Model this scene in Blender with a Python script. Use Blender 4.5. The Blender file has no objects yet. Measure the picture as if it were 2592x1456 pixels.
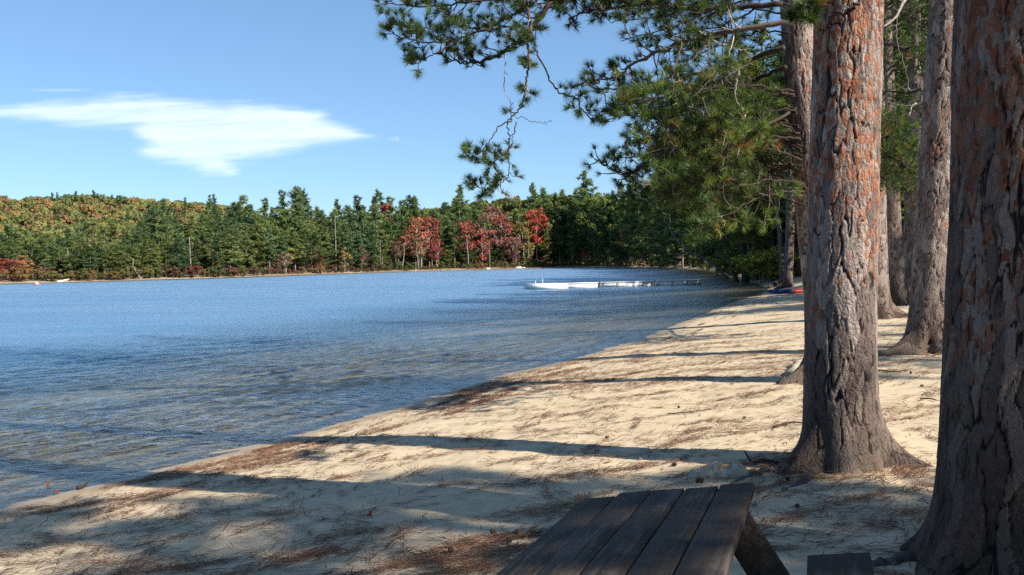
import bpy, math
import numpy as np
from mathutils import Matrix, Vector

R = math.radians
rng = np.random.default_rng(7)
scene = bpy.context.scene
COL = scene.collection

# ------------------------------------------------------------------ camera
F = 2245.0                       # focal length in pixels of a 2592 x 1456 frame
HC = 2.2                         # eye height over the lake surface
PITCH, ROLL = R(1.63), R(1.23)
_f = np.array([0, math.cos(PITCH), -math.sin(PITCH)])
_r = np.array([1.0, 0, 0])
_u = np.cross(_r, _f)
CX = math.cos(ROLL) * _r - math.sin(ROLL) * _u
CY = math.sin(ROLL) * _r + math.cos(ROLL) * _u
CAM = np.array([0, 0, HC])
cam = bpy.data.cameras.new('camera')
camo = bpy.data.objects.new('camera', cam)
COL.objects.link(camo)
cam.sensor_width = 36
cam.lens = 36 * F / 2592
cam.clip_end = 90000
cam.clip_start = 0.05
camo.matrix_world = Matrix([[CX[0], CY[0], -_f[0], 0], [CX[1], CY[1], -_f[1], 0], [CX[2], CY[2], -_f[2], HC], [0, 0, 0, 1]])
scene.camera = camo


def ray(px, py):
    return _f + (px - 1296) / F * CX - (py - 728) / F * CY


def at(px, py, D):
    return CAM + D * ray(px, py)


def on_z(px, py, z):
    d = ray(px, py)
    return CAM + d * ((z - HC) / d[2])


# ------------------------------------------------------------------ numeric noise
def _hash(ix, iy, seed):
    h = (ix.astype(np.int64) * 374761393 + iy.astype(np.int64) * 668265263 + seed * 1442695041) & 0x7fffffff
    h = ((h ^ (h >> 13)) * 1274126177) & 0x7fffffff
    return ((h ^ (h >> 16)) & 0xffff) / 65535.0


def vnoise(x, y, seed=0):
    x = np.asarray(x, float); y = np.asarray(y, float)
    ix, iy = np.floor(x), np.floor(y)
    fx, fy = x - ix, y - iy
    fx = fx * fx * (3 - 2 * fx); fy = fy * fy * (3 - 2 * fy)
    a, b = _hash(ix, iy, seed), _hash(ix + 1, iy, seed)
    c, d = _hash(ix, iy + 1, seed), _hash(ix + 1, iy + 1, seed)
    return (a * (1 - fx) + b * fx) * (1 - fy) + (c * (1 - fx) + d * fx) * fy


def fbm(x, y, seed=0, oct=4):
    s, a, t = 0, 0.5, 0
    for k in range(oct):
        s = s + a * vnoise(x * 2 ** k, y * 2 ** k, seed + k * 17); t += a; a *= 0.5
    return s / t


def sstep(a, b, x):
    t = np.clip((x - a) / (b - a), 0, 1)
    return t * t * (3 - 2 * t)


# ------------------------------------------------------------------ shoreline and terrain
_near = [(0, 1290), (200, 1240), (400, 1190), (570, 1147), (730, 1103), (850, 1072), (980, 1040), (1080, 1008), (1150, 985),
         (1280, 950), (1400, 920), (1500, 893), (1600, 868), (1700, 828), (1780, 796), (1850, 769), (1900, 753), (1935, 742),
         (1948, 732), (1932, 722), (1880, 711), (1835, 695), (1780, 684), (1700, 678.5), (1600, 676.5), (1500, 676.5), (1400, 678), (1200, 683),
         (1000, 688), (850, 693), (700, 698), (500, 705), (300, 711), (170, 714), (60, 717), (0, 718.5), (-250, 726)]
SHORE = [(-260.0, -90.0), (-90.0, -75.0), (-32.0, -30.0), (-13.0, -5.0)] + [tuple(on_z(a, b, 0)[:2]) for a, b in _near] + [(-330.0, 190.0), (-420.0, 60.0)]
SHORE = np.array(SHORE)


def sdf(x, y):
    """signed distance to the waterline, positive on land"""
    x = np.asarray(x, float); y = np.asarray(y, float)
    best = np.full(x.shape, 1e18); inside = np.zeros(x.shape, bool)
    n = len(SHORE)
    for i in range(n):
        ax, ay = SHORE[i]; bx, by = SHORE[(i + 1) % n]
        ex, ey = bx - ax, by - ay
        t = np.clip(((x - ax) * ex + (y - ay) * ey) / (ex * ex + ey * ey), 0, 1)
        d = (x - ax - t * ex) ** 2 + (y - ay - t * ey) ** 2
        best = np.minimum(best, d)
        c = (ay > y) != (by > y)
        with np.errstate(divide='ignore', invalid='ignore'):
            xi = ax + (y - ay) * ex / (ey if ey != 0 else 1e-9)
        inside ^= c & (x < xi)
    return np.where(inside, -1, 1) * np.sqrt(best)


def height(x, y, s=None):
    x = np.asarray(x, float); y = np.asarray(y, float)
    if s is None:
        s = sdf(x, y)
    wob = 0.30 * (fbm(x * .35, y * .35, 5, 3) - .5) + .11 * (fbm(x * 1.9, y * 1.9, 6, 3) - .5)
    s2 = s + wob * sstep(60, 40, y)
    land = 0.62 * np.tanh(np.maximum(s2, 0) / 6.5) + 0.03 * np.clip(s2 - 25, 0, 200)
    land = land + 0.35 * sstep(50, 64, y) * sstep(0.8, 2.5, s2)
    hill = 33 * np.exp(-((x + 275) / 165) ** 2 - ((y - 640) / 150) ** 2) + 21 * np.exp(-((x - 25) / 110) ** 2 - ((y - 520) / 110) ** 2) \
        + 16 * np.exp(-((x + 430) / 120) ** 2 - ((y - 560) / 150) ** 2)
    land = land + hill * sstep(20, 120, s)
    nearw = sstep(60, 35, np.hypot(x, y))
    amp = nearw * sstep(0.3, 2.0, s2)
    micro = amp * (0.07 * (fbm(x * .8, y * .8, 11, 3) - .5) + 0.034 * (fbm(x * 2.6, y * 2.6, 23, 3) - .5) + 0.016 * (fbm(x * 9, y * 9, 31, 2) - .5))
    d = np.maximum(-s2, 0)
    bed = -np.minimum(0.055 * d + 0.0012 * d * d, 7.0)
    return np.where(s2 > 0, land + micro, bed)


def hgt(x, y):
    return float(height(np.array([x]), np.array([y]))[0])


def hit(px, py):
    z = 0.4
    for _ in range(12):
        p = on_z(px, py, z); z = 0.5 * z + 0.5 * hgt(p[0], p[1])
    return on_z(px, py, z)


def graded(lo, fine0, fine1, hi, step, grow):
    mid = list(np.arange(fine0, fine1, step))
    a, s = [], step
    v = fine0
    while v > lo:
        s *= grow; v -= s; a.append(v)
    b, s = [], step
    v = mid[-1]
    while v < hi:
        s *= grow; v += s; b.append(v)
    return np.array(a[::-1] + mid + b)


# ------------------------------------------------------------------ mesh helpers
def mesh_from(name, V, FA, attrs=None, smooth=False):
    """V (n,3); FA list of (m,k) index arrays"""
    me = bpy.data.meshes.new(name)
    V = np.asarray(V, np.float32)
    if not isinstance(FA, list):
        FA = [FA]
    FA = [np.asarray(f, np.int32) for f in FA if len(f)]
    me.vertices.add(len(V)); me.vertices.foreach_set('co', V.ravel())
    nl = sum(f.size for f in FA); npoly = sum(len(f) for f in FA)
    me.loops.add(nl); me.polygons.add(npoly)
    me.loops.foreach_set('vertex_index', np.concatenate([f.ravel() for f in FA]))
    tot = np.concatenate([np.full(len(f), f.shape[1], np.int32) for f in FA])
    st = np.concatenate([[0], np.cumsum(tot)[:-1]]).astype(np.int32)
    me.polygons.foreach_set('loop_start', st)
    me.polygons.foreach_set('loop_total', tot)
    if smooth:
        me.polygons.foreach_set('use_smooth', np.ones(npoly, bool))
    for k, a in (attrs or {}).items():
        a = np.asarray(a, np.float32)
        if a.ndim == 1:
            at_ = me.attributes.new(k, 'FLOAT', 'POINT'); at_.data.foreach_set('value', a)
        else:
            at_ = me.attributes.new(k, 'FLOAT_COLOR', 'POINT')
            at_.data.foreach_set('color', np.concatenate([a, np.ones((len(a), 1), np.float32)], 1).ravel())
    me.update(); me.validate()
    return me


def obj(name, me, mat=None, parent=None, loc=None):
    o = bpy.data.objects.new(name, me)
    COL.objects.link(o)
    if mat is not None and me is not None and len(me.materials) == 0:
        me.materials.append(mat)
    if parent is not None:
        o.parent = parent
    if loc is not None:
        o.location = loc
    return o


def tag(o, label=None, cat=None, group=None, kind=None):
    if label: o['label'] = label
    if cat: o['category'] = cat
    if group: o['group'] = group
    if kind: o['kind'] = kind
    return o


def thing(name, label, cat, loc=(0, 0, 0), rz=0, group=None):
    o = bpy.data.objects.new(name, None)
    COL.objects.link(o)
    o.empty_display_size = .2
    o.location = loc; o.rotation_euler = (0, 0, rz)
    return tag(o, label, cat, group)


class MB:
    """collects pieces into one mesh"""
    def __init__(self):
        self.V = []; self.T = []; self.Q = []; self.A = []; self.n = 0

    def add(self, V, T=None, Q=None, a=None):
        V = np.asarray(V, float)
        if T is not None and len(T): self.T.append(np.asarray(T) + self.n)
        if Q is not None and len(Q): self.Q.append(np.asarray(Q) + self.n)
        self.V.append(V); self.A.append(np.full(len(V), .5) if a is None else (np.full(len(V), a) if np.isscalar(a) else a)); self.n += len(V)

    def tube(self, P, rad, k=6, a=None, cap=True):
        P = np.asarray(P, float); n = len(P)
        rad = np.full(n, rad) if np.isscalar(rad) else np.asarray(rad, float)
        T = np.gradient(P, axis=0); T /= np.linalg.norm(T, axis=1)[:, None] + 1e-12
        ref = np.array([0, 0, 1.0]) if abs(T[:, 2]).mean() < .8 else np.array([1.0, 0.1, 0])
        U = np.cross(T, ref); U /= np.linalg.norm(U, axis=1)[:, None] + 1e-12
        W = np.cross(T, U)
        th = np.arange(k) * 2 * math.pi / k
        V = P[:, None] + rad[:, None, None] * (np.cos(th)[None, :, None] * U[:, None] + np.sin(th)[None, :, None] * W[:, None])
        V = V.reshape(-1, 3)
        i = np.arange(n - 1)[:, None] * k; j = np.arange(k)[None]
        j2 = (j + 1) % k
        Q = np.stack([i + j, i + j2, i + k + j2, i + k + j], -1).reshape(-1, 4)
        T3 = []
        if cap:
            V = np.concatenate([V, P[:1], P[-1:]])
            c0, c1 = n * k, n * k + 1
            b = (n - 1) * k
            T3 = [(c0, (q + 1) % k, q) for q in range(k)] + [(c1, b + q, b + (q + 1) % k) for q in range(k)]
        self.add(V, T3, Q, a)

    def box(self, c, size, rot=None, a=None, bevel=0.0):
        hx, hy, hz = np.array(size) / 2
        if bevel <= 0:
            V = np.array([[x, y, z] for x in (-hx, hx) for y in (-hy, hy) for z in (-hz, hz)])
            Q = [(0, 1, 3, 2), (4, 6, 7, 5), (0, 4, 5, 1), (2, 3, 7, 6), (0, 2, 6, 4), (1, 5, 7, 3)]
            T = []
        else:
            b = bevel
            V = []; idx = {}
            for sx in (-1, 1):
                for sy in (-1, 1):
                    for sz in (-1, 1):
                        for ax in range(3):
                            p = [sx * (hx - (0 if ax == 0 else b)), sy * (hy - (0 if ax == 1 else b)), sz * (hz - (0 if ax == 2 else b))]
                            idx[(sx, sy, sz, ax)] = len(V); V.append(p)
            Q = []; T = []
            for ax in range(3):
                o1, o2 = [q for q in range(3) if q != ax]
                for s in (-1, 1):
                    loop = []
                    for a1, a2 in ((-1, -1), (1, -1), (1, 1), (-1, 1)):
                        k = [0, 0, 0]; k[ax] = s; k[o1] = a1; k[o2] = a2
                        loop.append(idx[(*k, ax)])
                    Q.append(loop)
            for ax in range(3):        # edge along axis ax
                o1, o2 = [q for q in range(3) if q != ax]
                for a1 in (-1, 1):
                    for a2 in (-1, 1):
                        k0 = [0, 0, 0]; k1 = [0, 0, 0]
                        k0[ax] = -1; k1[ax] = 1
                        for k in (k0, k1): k[o1] = a1; k[o2] = a2
                        Q.append([idx[(*k0, o1)], idx[(*k1, o1)], idx[(*k1, o2)], idx[(*k0, o2)]])
            for sx in (-1, 1):
                for sy in (-1, 1):
                    for sz in (-1, 1):
                        T.append([idx[(sx, sy, sz, 0)], idx[(sx, sy, sz, 1)], idx[(sx, sy, sz, 2)]])
            V = np.array(V)
        if rot is not None:
            V = V @ np.asarray(rot).T
        self.add(V + np.asarray(c), T, Q, a)

    def mesh(self, name, smooth=False):
        if not self.V:
            return None
        FA = []
        if self.T: FA.append(np.concatenate(self.T))
        if self.Q: FA.append(np.concatenate(self.Q))
        return mesh_from(name, np.concatenate(self.V), FA, {'v': np.concatenate(self.A)}, smooth)


def fix_normals(me):
    import bmesh
    bm = bmesh.new(); bm.from_mesh(me)
    bmesh.ops.recalc_face_normals(bm, faces=bm.faces)
    bm.to_mesh(me); bm.free()
    return me


def smooth_path(P, n):
    """Catmull-Rom through the points, n samples"""
    P = np.asarray(P, float)
    Q = np.concatenate([[2 * P[0] - P[1]], P, [2 * P[-1] - P[-2]]])
    m = len(P) - 1
    t = np.linspace(0, m - 1e-6, n); k = t.astype(int); u = (t - k)[:, None]
    p0, p1, p2, p3 = Q[k], Q[k + 1], Q[k + 2], Q[k + 3]
    return .5 * (2 * p1 + (p2 - p0) * u + (2 * p0 - 5 * p1 + 4 * p2 - p3) * u ** 2 + (3 * p1 - 3 * p2 + p3 - p0) * u ** 3)


def unit(v):
    v = np.asarray(v, float)
    return v / (np.linalg.norm(v, axis=-1, keepdims=True) + 1e-12)


# ------------------------------------------------------------------ materials
def mat_new(name):
    m = bpy.data.materials.new(name); m.use_nodes = True
    nt = m.node_tree; nt.nodes.clear()
    out = nt.nodes.new('ShaderNodeOutputMaterial')
    return m, nt, out


class NT:
    def __init__(self, nt): self.nt = nt

    def n(self, t, **kw):
        nd = self.nt.nodes.new(t)
        for k, v in kw.items():
            if k.startswith('i_'):
                key = k[2:].replace('_', ' ')
                self.put(nd.inputs[int(key) if key.isdigit() else key], v)
            else:
                setattr(nd, k, v)
        return nd

    def put(self, sock, v):
        if isinstance(v, bpy.types.NodeSocket): self.nt.links.new(v, sock)
        elif isinstance(v, bpy.types.Node): self.nt.links.new(v.outputs[0], sock)
        elif isinstance(v, tuple) and len(v) == 3 and sock.type == 'RGBA': sock.default_value = (*v, 1)
        else: sock.default_value = v

    def math(self, op, a, b=0.0, clamp=False):
        nd = self.nt.nodes.new('ShaderNodeMath'); nd.operation = op; nd.use_clamp = clamp
        self.put(nd.inputs[0], a); self.put(nd.inputs[1], b)
        return nd.outputs[0]

    def mix(self, f, a, b, blend='MIX'):
        nd = self.nt.nodes.new('ShaderNodeMix'); nd.data_type = 'RGBA'; nd.blend_type = blend
        self.put(nd.inputs[0], f); self.put(nd.inputs[6], a); self.put(nd.inputs[7], b)
        return nd.outputs[2]

    def ramp(self, f, stops):
        nd = self.nt.nodes.new('ShaderNodeValToRGB')
        self.put(nd.inputs[0], f)
        el = nd.color_ramp.elements
        while len(el) < len(stops): el.new(.5)
        for e, (p, c) in zip(el, stops):
            e.position = p; e.color = (*c, 1) if len(c) == 3 else c
        return nd.outputs[0]

    def rng(self, f, a, b, c=0.0, d=1.0):
        nd = self.nt.nodes.new('ShaderNodeMapRange'); nd.clamp = True; nd.interpolation_type = 'SMOOTHSTEP'
        self.put(nd.inputs[0], f)
        for i, v in enumerate((a, b, c, d)): nd.inputs[i + 1].default_value = v
        return nd.outputs[0]

    def attr(self, name):
        nd = self.nt.nodes.new('ShaderNodeAttribute'); nd.attribute_name = name
        return nd

    def noise(self, vec, scale, detail=4, rough=.55, dist=0.0):
        nd = self.nt.nodes.new('ShaderNodeTexNoise')
        if vec is not None: self.put(nd.inputs['Vector'], vec)
        nd.inputs['Scale'].default_value = scale; nd.inputs['Detail'].default_value = detail
        nd.inputs['Roughness'].default_value = rough; nd.inputs['Distortion'].default_value = dist
        return nd.outputs[0]

    def mapping(self, vec, scale=(1, 1, 1), rot=(0, 0, 0), loc=(0, 0, 0)):
        nd = self.nt.nodes.new('ShaderNodeMapping')
        self.put(nd.inputs[0], vec); nd.inputs['Scale'].default_value = scale; nd.inputs['Rotation'].default_value = rot; nd.inputs['Location'].default_value = loc
        return nd.outputs[0]

    def pos(self):
        return self.nt.nodes.new('ShaderNodeNewGeometry').outputs['Position']

    def objco(self):
        return self.nt.nodes.new('ShaderNodeTexCoord').outputs['Object']

    def bump(self, h, strength=.5, dist=.02, normal=None):
        nd = self.nt.nodes.new('ShaderNodeBump')
        self.put(nd.inputs['Height'], h); nd.inputs['Strength'].default_value = strength; nd.inputs['Distance'].default_value = dist
        if normal is not None: self.put(nd.inputs['Normal'], normal)
        return nd.outputs[0]

    def bsdf(self, color, rough=.7, normal=None, spec=.3, **kw):
        nd = self.nt.nodes.new('ShaderNodeBsdfPrincipled')
        self.put(nd.inputs['Base Color'], color); self.put(nd.inputs['Roughness'], rough)
        nd.inputs['Specular IOR Level'].default_value = spec
        if normal is not None: self.put(nd.inputs['Normal'], normal)
        for k, v in kw.items(): self.put(nd.inputs[k.replace('_', ' ')], v)
        return nd.outputs[0]

    def link(self, a, b): self.nt.links.new(a, b)


def leaf_mat(name, stops, transl=.3, obj_color=False, gloss=0.0):
    m, nt, out = mat_new(name); g = NT(nt)
    v = g.attr('v').outputs['Fac']
    c = g.ramp(v, stops)
    if obj_color:
        oi = g.n('ShaderNodeObjectInfo')
        c = g.mix(1.0, c, oi.outputs['Color'], 'MULTIPLY')
    d = g.n('ShaderNodeBsdfDiffuse'); g.put(d.inputs[0], c)
    t = g.n('ShaderNodeBsdfTranslucent'); g.put(t.inputs[0], g.mix(.35, c, g.mix(1.0, c, (1.3, 1.2, .5), 'MULTIPLY')))
    mx = g.n('ShaderNodeMixShader'); mx.inputs[0].default_value = transl
    g.link(d.outputs[0], mx.inputs[1]); g.link(t.outputs[0], mx.inputs[2])
    sh = mx.outputs[0]
    if gloss:
        gl = g.n('ShaderNodeBsdfGlossy'); gl.inputs['Roughness'].default_value = .45; gl.inputs[0].default_value = (.8, .9, .8, 1)
        m2 = g.n('ShaderNodeMixShader'); m2.inputs[0].default_value = gloss
        g.link(sh, m2.inputs[1]); g.link(gl.outputs[0], m2.inputs[2]); sh = m2.outputs[0]
    g.link(sh, out.inputs[0])
    return m


M_NEEDLE = leaf_mat('pine_needles', [(0, (.026, .046, .014)), (.45, (.062, .105, .022)), (.8, (.135, .19, .035)), (.93, (.20, .235, .04)), (1, (.24, .11, .03))], .24, gloss=.03)
M_FARPINE = leaf_mat('far_pine_foliage', [(0, (.075, .10, .05)), (.5, (.16, .195, .088)), (1, (.30, .325, .145))], .2, True)
M_LEAF = leaf_mat('broad_leaves', [(0, (.55, .55, .55)), (.5, (.95, .95, .95)), (1, (1.35, 1.35, 1.35))], .3, True)
M_HILL = None

m, nt, out = mat_new('twig_wood'); g = NT(nt)
v = g.attr('v').outputs['Fac']
c = g.ramp(v, [(0, (.035, .026, .022)), (.5, (.085, .065, .055)), (.8, (.20, .165, .14)), (1, (.52, .48, .43))])
c = g.mix(g.rng(g.noise(g.objco(), 22, 3), .35, .7), c, g.mix(1.0, c, (.6, .55, .5), 'MULTIPLY'))
g.link(g.bsdf(c, .85, spec=.1), out.inputs[0]); M_TWIG = m

m, nt, out = mat_new('far_trunk_bark'); g = NT(nt)
oi = g.n('ShaderNodeObjectInfo')
c = g.mix(g.noise(g.objco(), 1.3, 3), (.10, .085, .075), (.30, .27, .24))
c = g.mix(1.0, c, oi.outputs['Color'], 'MULTIPLY')
g.link(g.bsdf(c, .9, spec=.1), out.inputs[0]); M_FARTRUNK = m


def bark_material(name, orange_amt, tone):
    m, nt, out = mat_new(name); g = NT(nt)
    P = g.objco()
    crack = g.attr('crack').outputs['Fac']; plate = g.attr('plate').outputs['Fac']
    sp = g.n('ShaderNodeSeparateXYZ'); g.put(sp.inputs[0], P)
    z = sp.outputs[2]
    Pd = g.n('ShaderNodeVectorMath', operation='ADD')
    g.put(Pd.inputs[0], g.mapping(P, (1, 1, .55)))
    nz = g.n('ShaderNodeTexNoise'); g.put(nz.inputs['Vector'], P); nz.inputs['Scale'].default_value = 14; nz.inputs['Detail'].default_value = 3
    sc = g.n('ShaderNodeVectorMath', operation='SCALE'); g.put(sc.inputs[0], nz.outputs['Color']); sc.inputs['Scale'].default_value = .07
    g.put(Pd.inputs[1], sc.outputs[0])
    vor = g.n('ShaderNodeTexVoronoi'); g.put(vor.inputs['Vector'], Pd.outputs[0]); vor.inputs['Scale'].default_value = 27
    vsep = g.n('ShaderNodeSeparateColor'); g.put(vsep.inputs[0], vor.outputs['Color'])
    flake = vsep.outputs[0]
    vedge = g.n('ShaderNodeTexVoronoi', feature='DISTANCE_TO_EDGE'); g.put(vedge.inputs['Vector'], Pd.outputs[0]); vedge.inputs['Scale'].default_value = 27
    low = g.noise(g.mapping(P, (1, 1, .45)), 3.2, 3, .6)
    mask = g.math('ADD', g.math('MULTIPLY', flake, .55), g.math('MULTIPLY', low, 1.25))
    mask = g.math('ADD', mask, g.math('MULTIPLY', g.noise(g.mapping(P, (1, 1, .6)), 38, 4, .6), .35))
    up = g.rng(z, .15, 2.6, -.42, .06)
    mask = g.math('ADD', mask, up)
    mask = g.rng(mask, 1.13 - orange_amt, 1.23 - orange_amt)
    fine = g.noise(P, 60, 4, .65)
    gray = g.ramp(g.math('ADD', g.math('MULTIPLY', plate, .55), g.math('MULTIPLY', g.noise(g.mapping(P, (1, 1, .5)), 26, 5, .65), .6)),
                  [(.2, (.12, .10, .10)), (.5, (.25, .215, .205)), (.8, (.43, .39, .365))])
    org = g.ramp(g.math('ADD', g.math('MULTIPLY', vsep.outputs[1], .6), g.math('MULTIPLY', fine, .4)),
                 [(.15, (.22, .095, .062)), (.5, (.36, .17, .11)), (.85, (.47, .29, .22))])
    c = g.mix(mask, gray, org)
    rim = g.rng(vedge.outputs['Distance'], .0, .06, 1.0, 0.0)
    c = g.mix(g.math('MULTIPLY', rim, .45), c, g.mix(1.0, c, (.45, .42, .42), 'MULTIPLY'))
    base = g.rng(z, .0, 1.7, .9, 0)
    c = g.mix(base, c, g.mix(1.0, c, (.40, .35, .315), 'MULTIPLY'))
    furrow = g.rng(g.noise(g.mapping(P, (1, 1, .16)), 30, 4, .7, .6), .56, .70)
    c = g.mix(g.math('MULTIPLY', furrow, .72), c, (.035, .027, .024))
    scuff = g.rng(g.noise(g.mapping(P, (1, 1, .4)), 75, 3, .6), .58, .72)
    c = g.mix(g.math('MULTIPLY', scuff, .35), c, g.mix(1.0, c, (1.8, 1.75, 1.7), 'MULTIPLY'))
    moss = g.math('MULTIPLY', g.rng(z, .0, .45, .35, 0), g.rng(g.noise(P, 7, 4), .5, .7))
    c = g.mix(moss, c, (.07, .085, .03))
    c = g.mix(g.rng(crack, .25, .8, 0, .93), c, (.022, .017, .015))
    c = g.mix(1.0, c, tone, 'MULTIPLY')
    h = g.math('ADD', g.math('MULTIPLY', vedge.outputs['Distance'], .9), g.math('MULTIPLY', fine, .55))
    h = g.math('ADD', h, g.math('MULTIPLY', flake, .25))
    h = g.math('SUBTRACT', h, g.math('MULTIPLY', furrow, .9))
    nrm = g.bump(h, 1.0, .022)
    g.link(g.bsdf(c, .85, nrm, spec=.18), out.inputs[0])
    return m


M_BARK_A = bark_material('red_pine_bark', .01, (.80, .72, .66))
M_BARK_B = bark_material('red_pine_bark_shade', .07, (.54, .45, .40))  # darker tone puts the grove's shade into this trunk's colour
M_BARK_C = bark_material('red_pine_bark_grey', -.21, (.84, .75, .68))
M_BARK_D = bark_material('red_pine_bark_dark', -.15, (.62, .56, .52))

# ground
m, nt, out = mat_new('sand_and_forest_floor'); g = NT(nt)
P = g.pos()
sh = g.attr('shore').outputs['Fac']; fl = g.attr('floor').outputs['Fac']
n1 = g.noise(P, .9, 5); n2 = g.noise(P, 9, 5, .65); n3 = g.noise(P, 120, 3, .7)
sand = g.mix(n1, (.52, .41, .265), (.63, .505, .345))
sand = g.mix(g.rng(n2, .3, .75), sand, g.mix(1.0, sand, (.80, .78, .76), 'MULTIPLY'))
n4 = g.noise(P, 46, 4, .75)
sand = g.mix(g.rng(n4, .56, .72, 0, .5), sand, (.27, .215, .16))
sand = g.mix(g.rng(n3, .60, .76, 0, .6), sand, (.20, .165, .13))
sand = g.mix(g.rng(n3, .2, .34, .4, 0), sand, (.74, .68, .58))
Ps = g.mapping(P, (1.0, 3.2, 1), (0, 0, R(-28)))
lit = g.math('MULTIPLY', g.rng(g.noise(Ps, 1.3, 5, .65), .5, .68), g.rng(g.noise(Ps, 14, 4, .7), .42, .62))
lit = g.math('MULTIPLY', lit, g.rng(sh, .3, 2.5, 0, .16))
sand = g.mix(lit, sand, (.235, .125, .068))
wet = g.rng(g.math('ADD', sh, g.math('MULTIPLY', g.noise(P, 1.6, 3), -.5)), -.1, .42, 1, 0)
sand = g.mix(g.math('MULTIPLY', wet, .85), sand, g.mix(1.0, sand, (.55, .52, .48), 'MULTIPLY'))
floor = g.ramp(g.noise(P, 1.7, 6, .7), [(.3, (.055, .035, .022)), (.5, (.15, .085, .05)), (.68, (.24, .15, .085)), (.8, (.08, .09, .03))])
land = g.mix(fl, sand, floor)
dz = g.n('ShaderNodeSeparateXYZ'); g.put(dz.inputs[0], P)
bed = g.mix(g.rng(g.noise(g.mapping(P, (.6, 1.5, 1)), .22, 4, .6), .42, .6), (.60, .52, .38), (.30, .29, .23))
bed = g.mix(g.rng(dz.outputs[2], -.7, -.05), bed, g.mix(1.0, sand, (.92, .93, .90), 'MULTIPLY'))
bed = g.mix(g.rng(dz.outputs[2], -5.0, -.6, 1, 0), bed, (.025, .05, .055))  # deep bed darkened by colour in place of light absorbed by the water
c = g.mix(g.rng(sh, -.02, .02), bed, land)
hh = g.math('ADD', g.math('MULTIPLY', n2, 1.0), g.math('MULTIPLY', n3, .22))
hh = g.math('ADD', hh, g.math('MULTIPLY', g.noise(P, 2.4, 4), 1.6))
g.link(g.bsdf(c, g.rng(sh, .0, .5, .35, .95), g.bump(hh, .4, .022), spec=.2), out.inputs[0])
M_GROUND = m

# water
m, nt, out = mat_new('lake_water'); g = NT(nt)
P = g.pos()
w1 = g.noise(g.mapping(P, (1.1, 2.3, 1), (0, 0, R(-14))), 1.7, 3, .6, .4)
w2 = g.noise(g.mapping(P, (1.0, 1.7, 1), (0, 0, R(9))), 4.2, 3, .55, .5)
w3 = g.noise(g.mapping(P, (1, 1.5, 1)), 13, 2, .5)
gust = g.noise(g.mapping(P, (.5, 2.2, 1), (0, 0, R(-6))), .06, 4, .6)
gustf = g.rng(gust, .36, .62, .45, 1.25)
calm = g.rng(g.attr('shore').outputs['Fac'], -3.0, -.1, 1.0, .35)
hsum = g.math('ADD', g.math('MULTIPLY', w1, .7), g.math('ADD', g.math('MULTIPLY', w2, .75), g.math('MULTIPLY', w3, .08)))
hsum = g.math('MULTIPLY', hsum, g.math('MULTIPLY', gustf, calm))
w4 = g.noise(g.mapping(P, (.55, .17, 1), (0, 0, R(4))), 1.0, 4, .6)
w5 = g.noise(g.mapping(P, (1.7, .5, 1), (0, 0, R(-5))), 1.0, 4, .65)
far = g.rng(g.attr('shore').outputs['Fac'], -22, -5, 1, 0)
hsum = g.math('ADD', hsum, g.math('MULTIPLY', far, g.math('ADD', g.math('MULTIPLY', w4, 3.4), g.math('MULTIPLY', w5, 2.0))))
nrm = g.bump(hsum, 1.0, .11)
fr = g.n('ShaderNodeFresnel'); fr.inputs[0].default_value = 1.30; g.put(fr.inputs['Normal'], nrm)
tr = g.n('ShaderNodeBsdfTransparent'); tr.inputs[0].default_value = (.85, .91, .92, 1)
gl = g.n('ShaderNodeBsdfGlossy'); g.put(gl.inputs['Roughness'], g.rng(g.attr('shore').outputs['Fac'], -24, -2, .38, .16)); g.put(gl.inputs['Normal'], nrm); gl.inputs[0].default_value = (.95, .97, 1, 1)
body = g.n('ShaderNodeSubsurfaceScattering', falloff='BURLEY'); body.inputs['Color'].default_value = (.09, .225, .38, 1); body.inputs['Scale'].default_value = 1.0; body.inputs['Radius'].default_value = (2.5, 3.5, 4.0)
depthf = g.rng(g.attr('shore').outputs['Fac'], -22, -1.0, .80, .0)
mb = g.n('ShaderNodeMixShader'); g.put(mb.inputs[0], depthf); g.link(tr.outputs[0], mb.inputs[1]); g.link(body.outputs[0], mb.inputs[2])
band = g.rng(g.noise(g.mapping(P, (.035, .13, 1), (0, 0, R(-5))), 1.0, 5, .65), .40, .60, .62, 1.12)
mx = g.n('ShaderNodeMixShader'); g.put(mx.inputs[0], g.math('MULTIPLY', fr.outputs[0], band, True)); g.link(mb.outputs[0], mx.inputs[1]); g.link(gl.outputs[0], mx.inputs[2])
g.link(mx.outputs[0], out.inputs[0])
M_WATER = m


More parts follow.
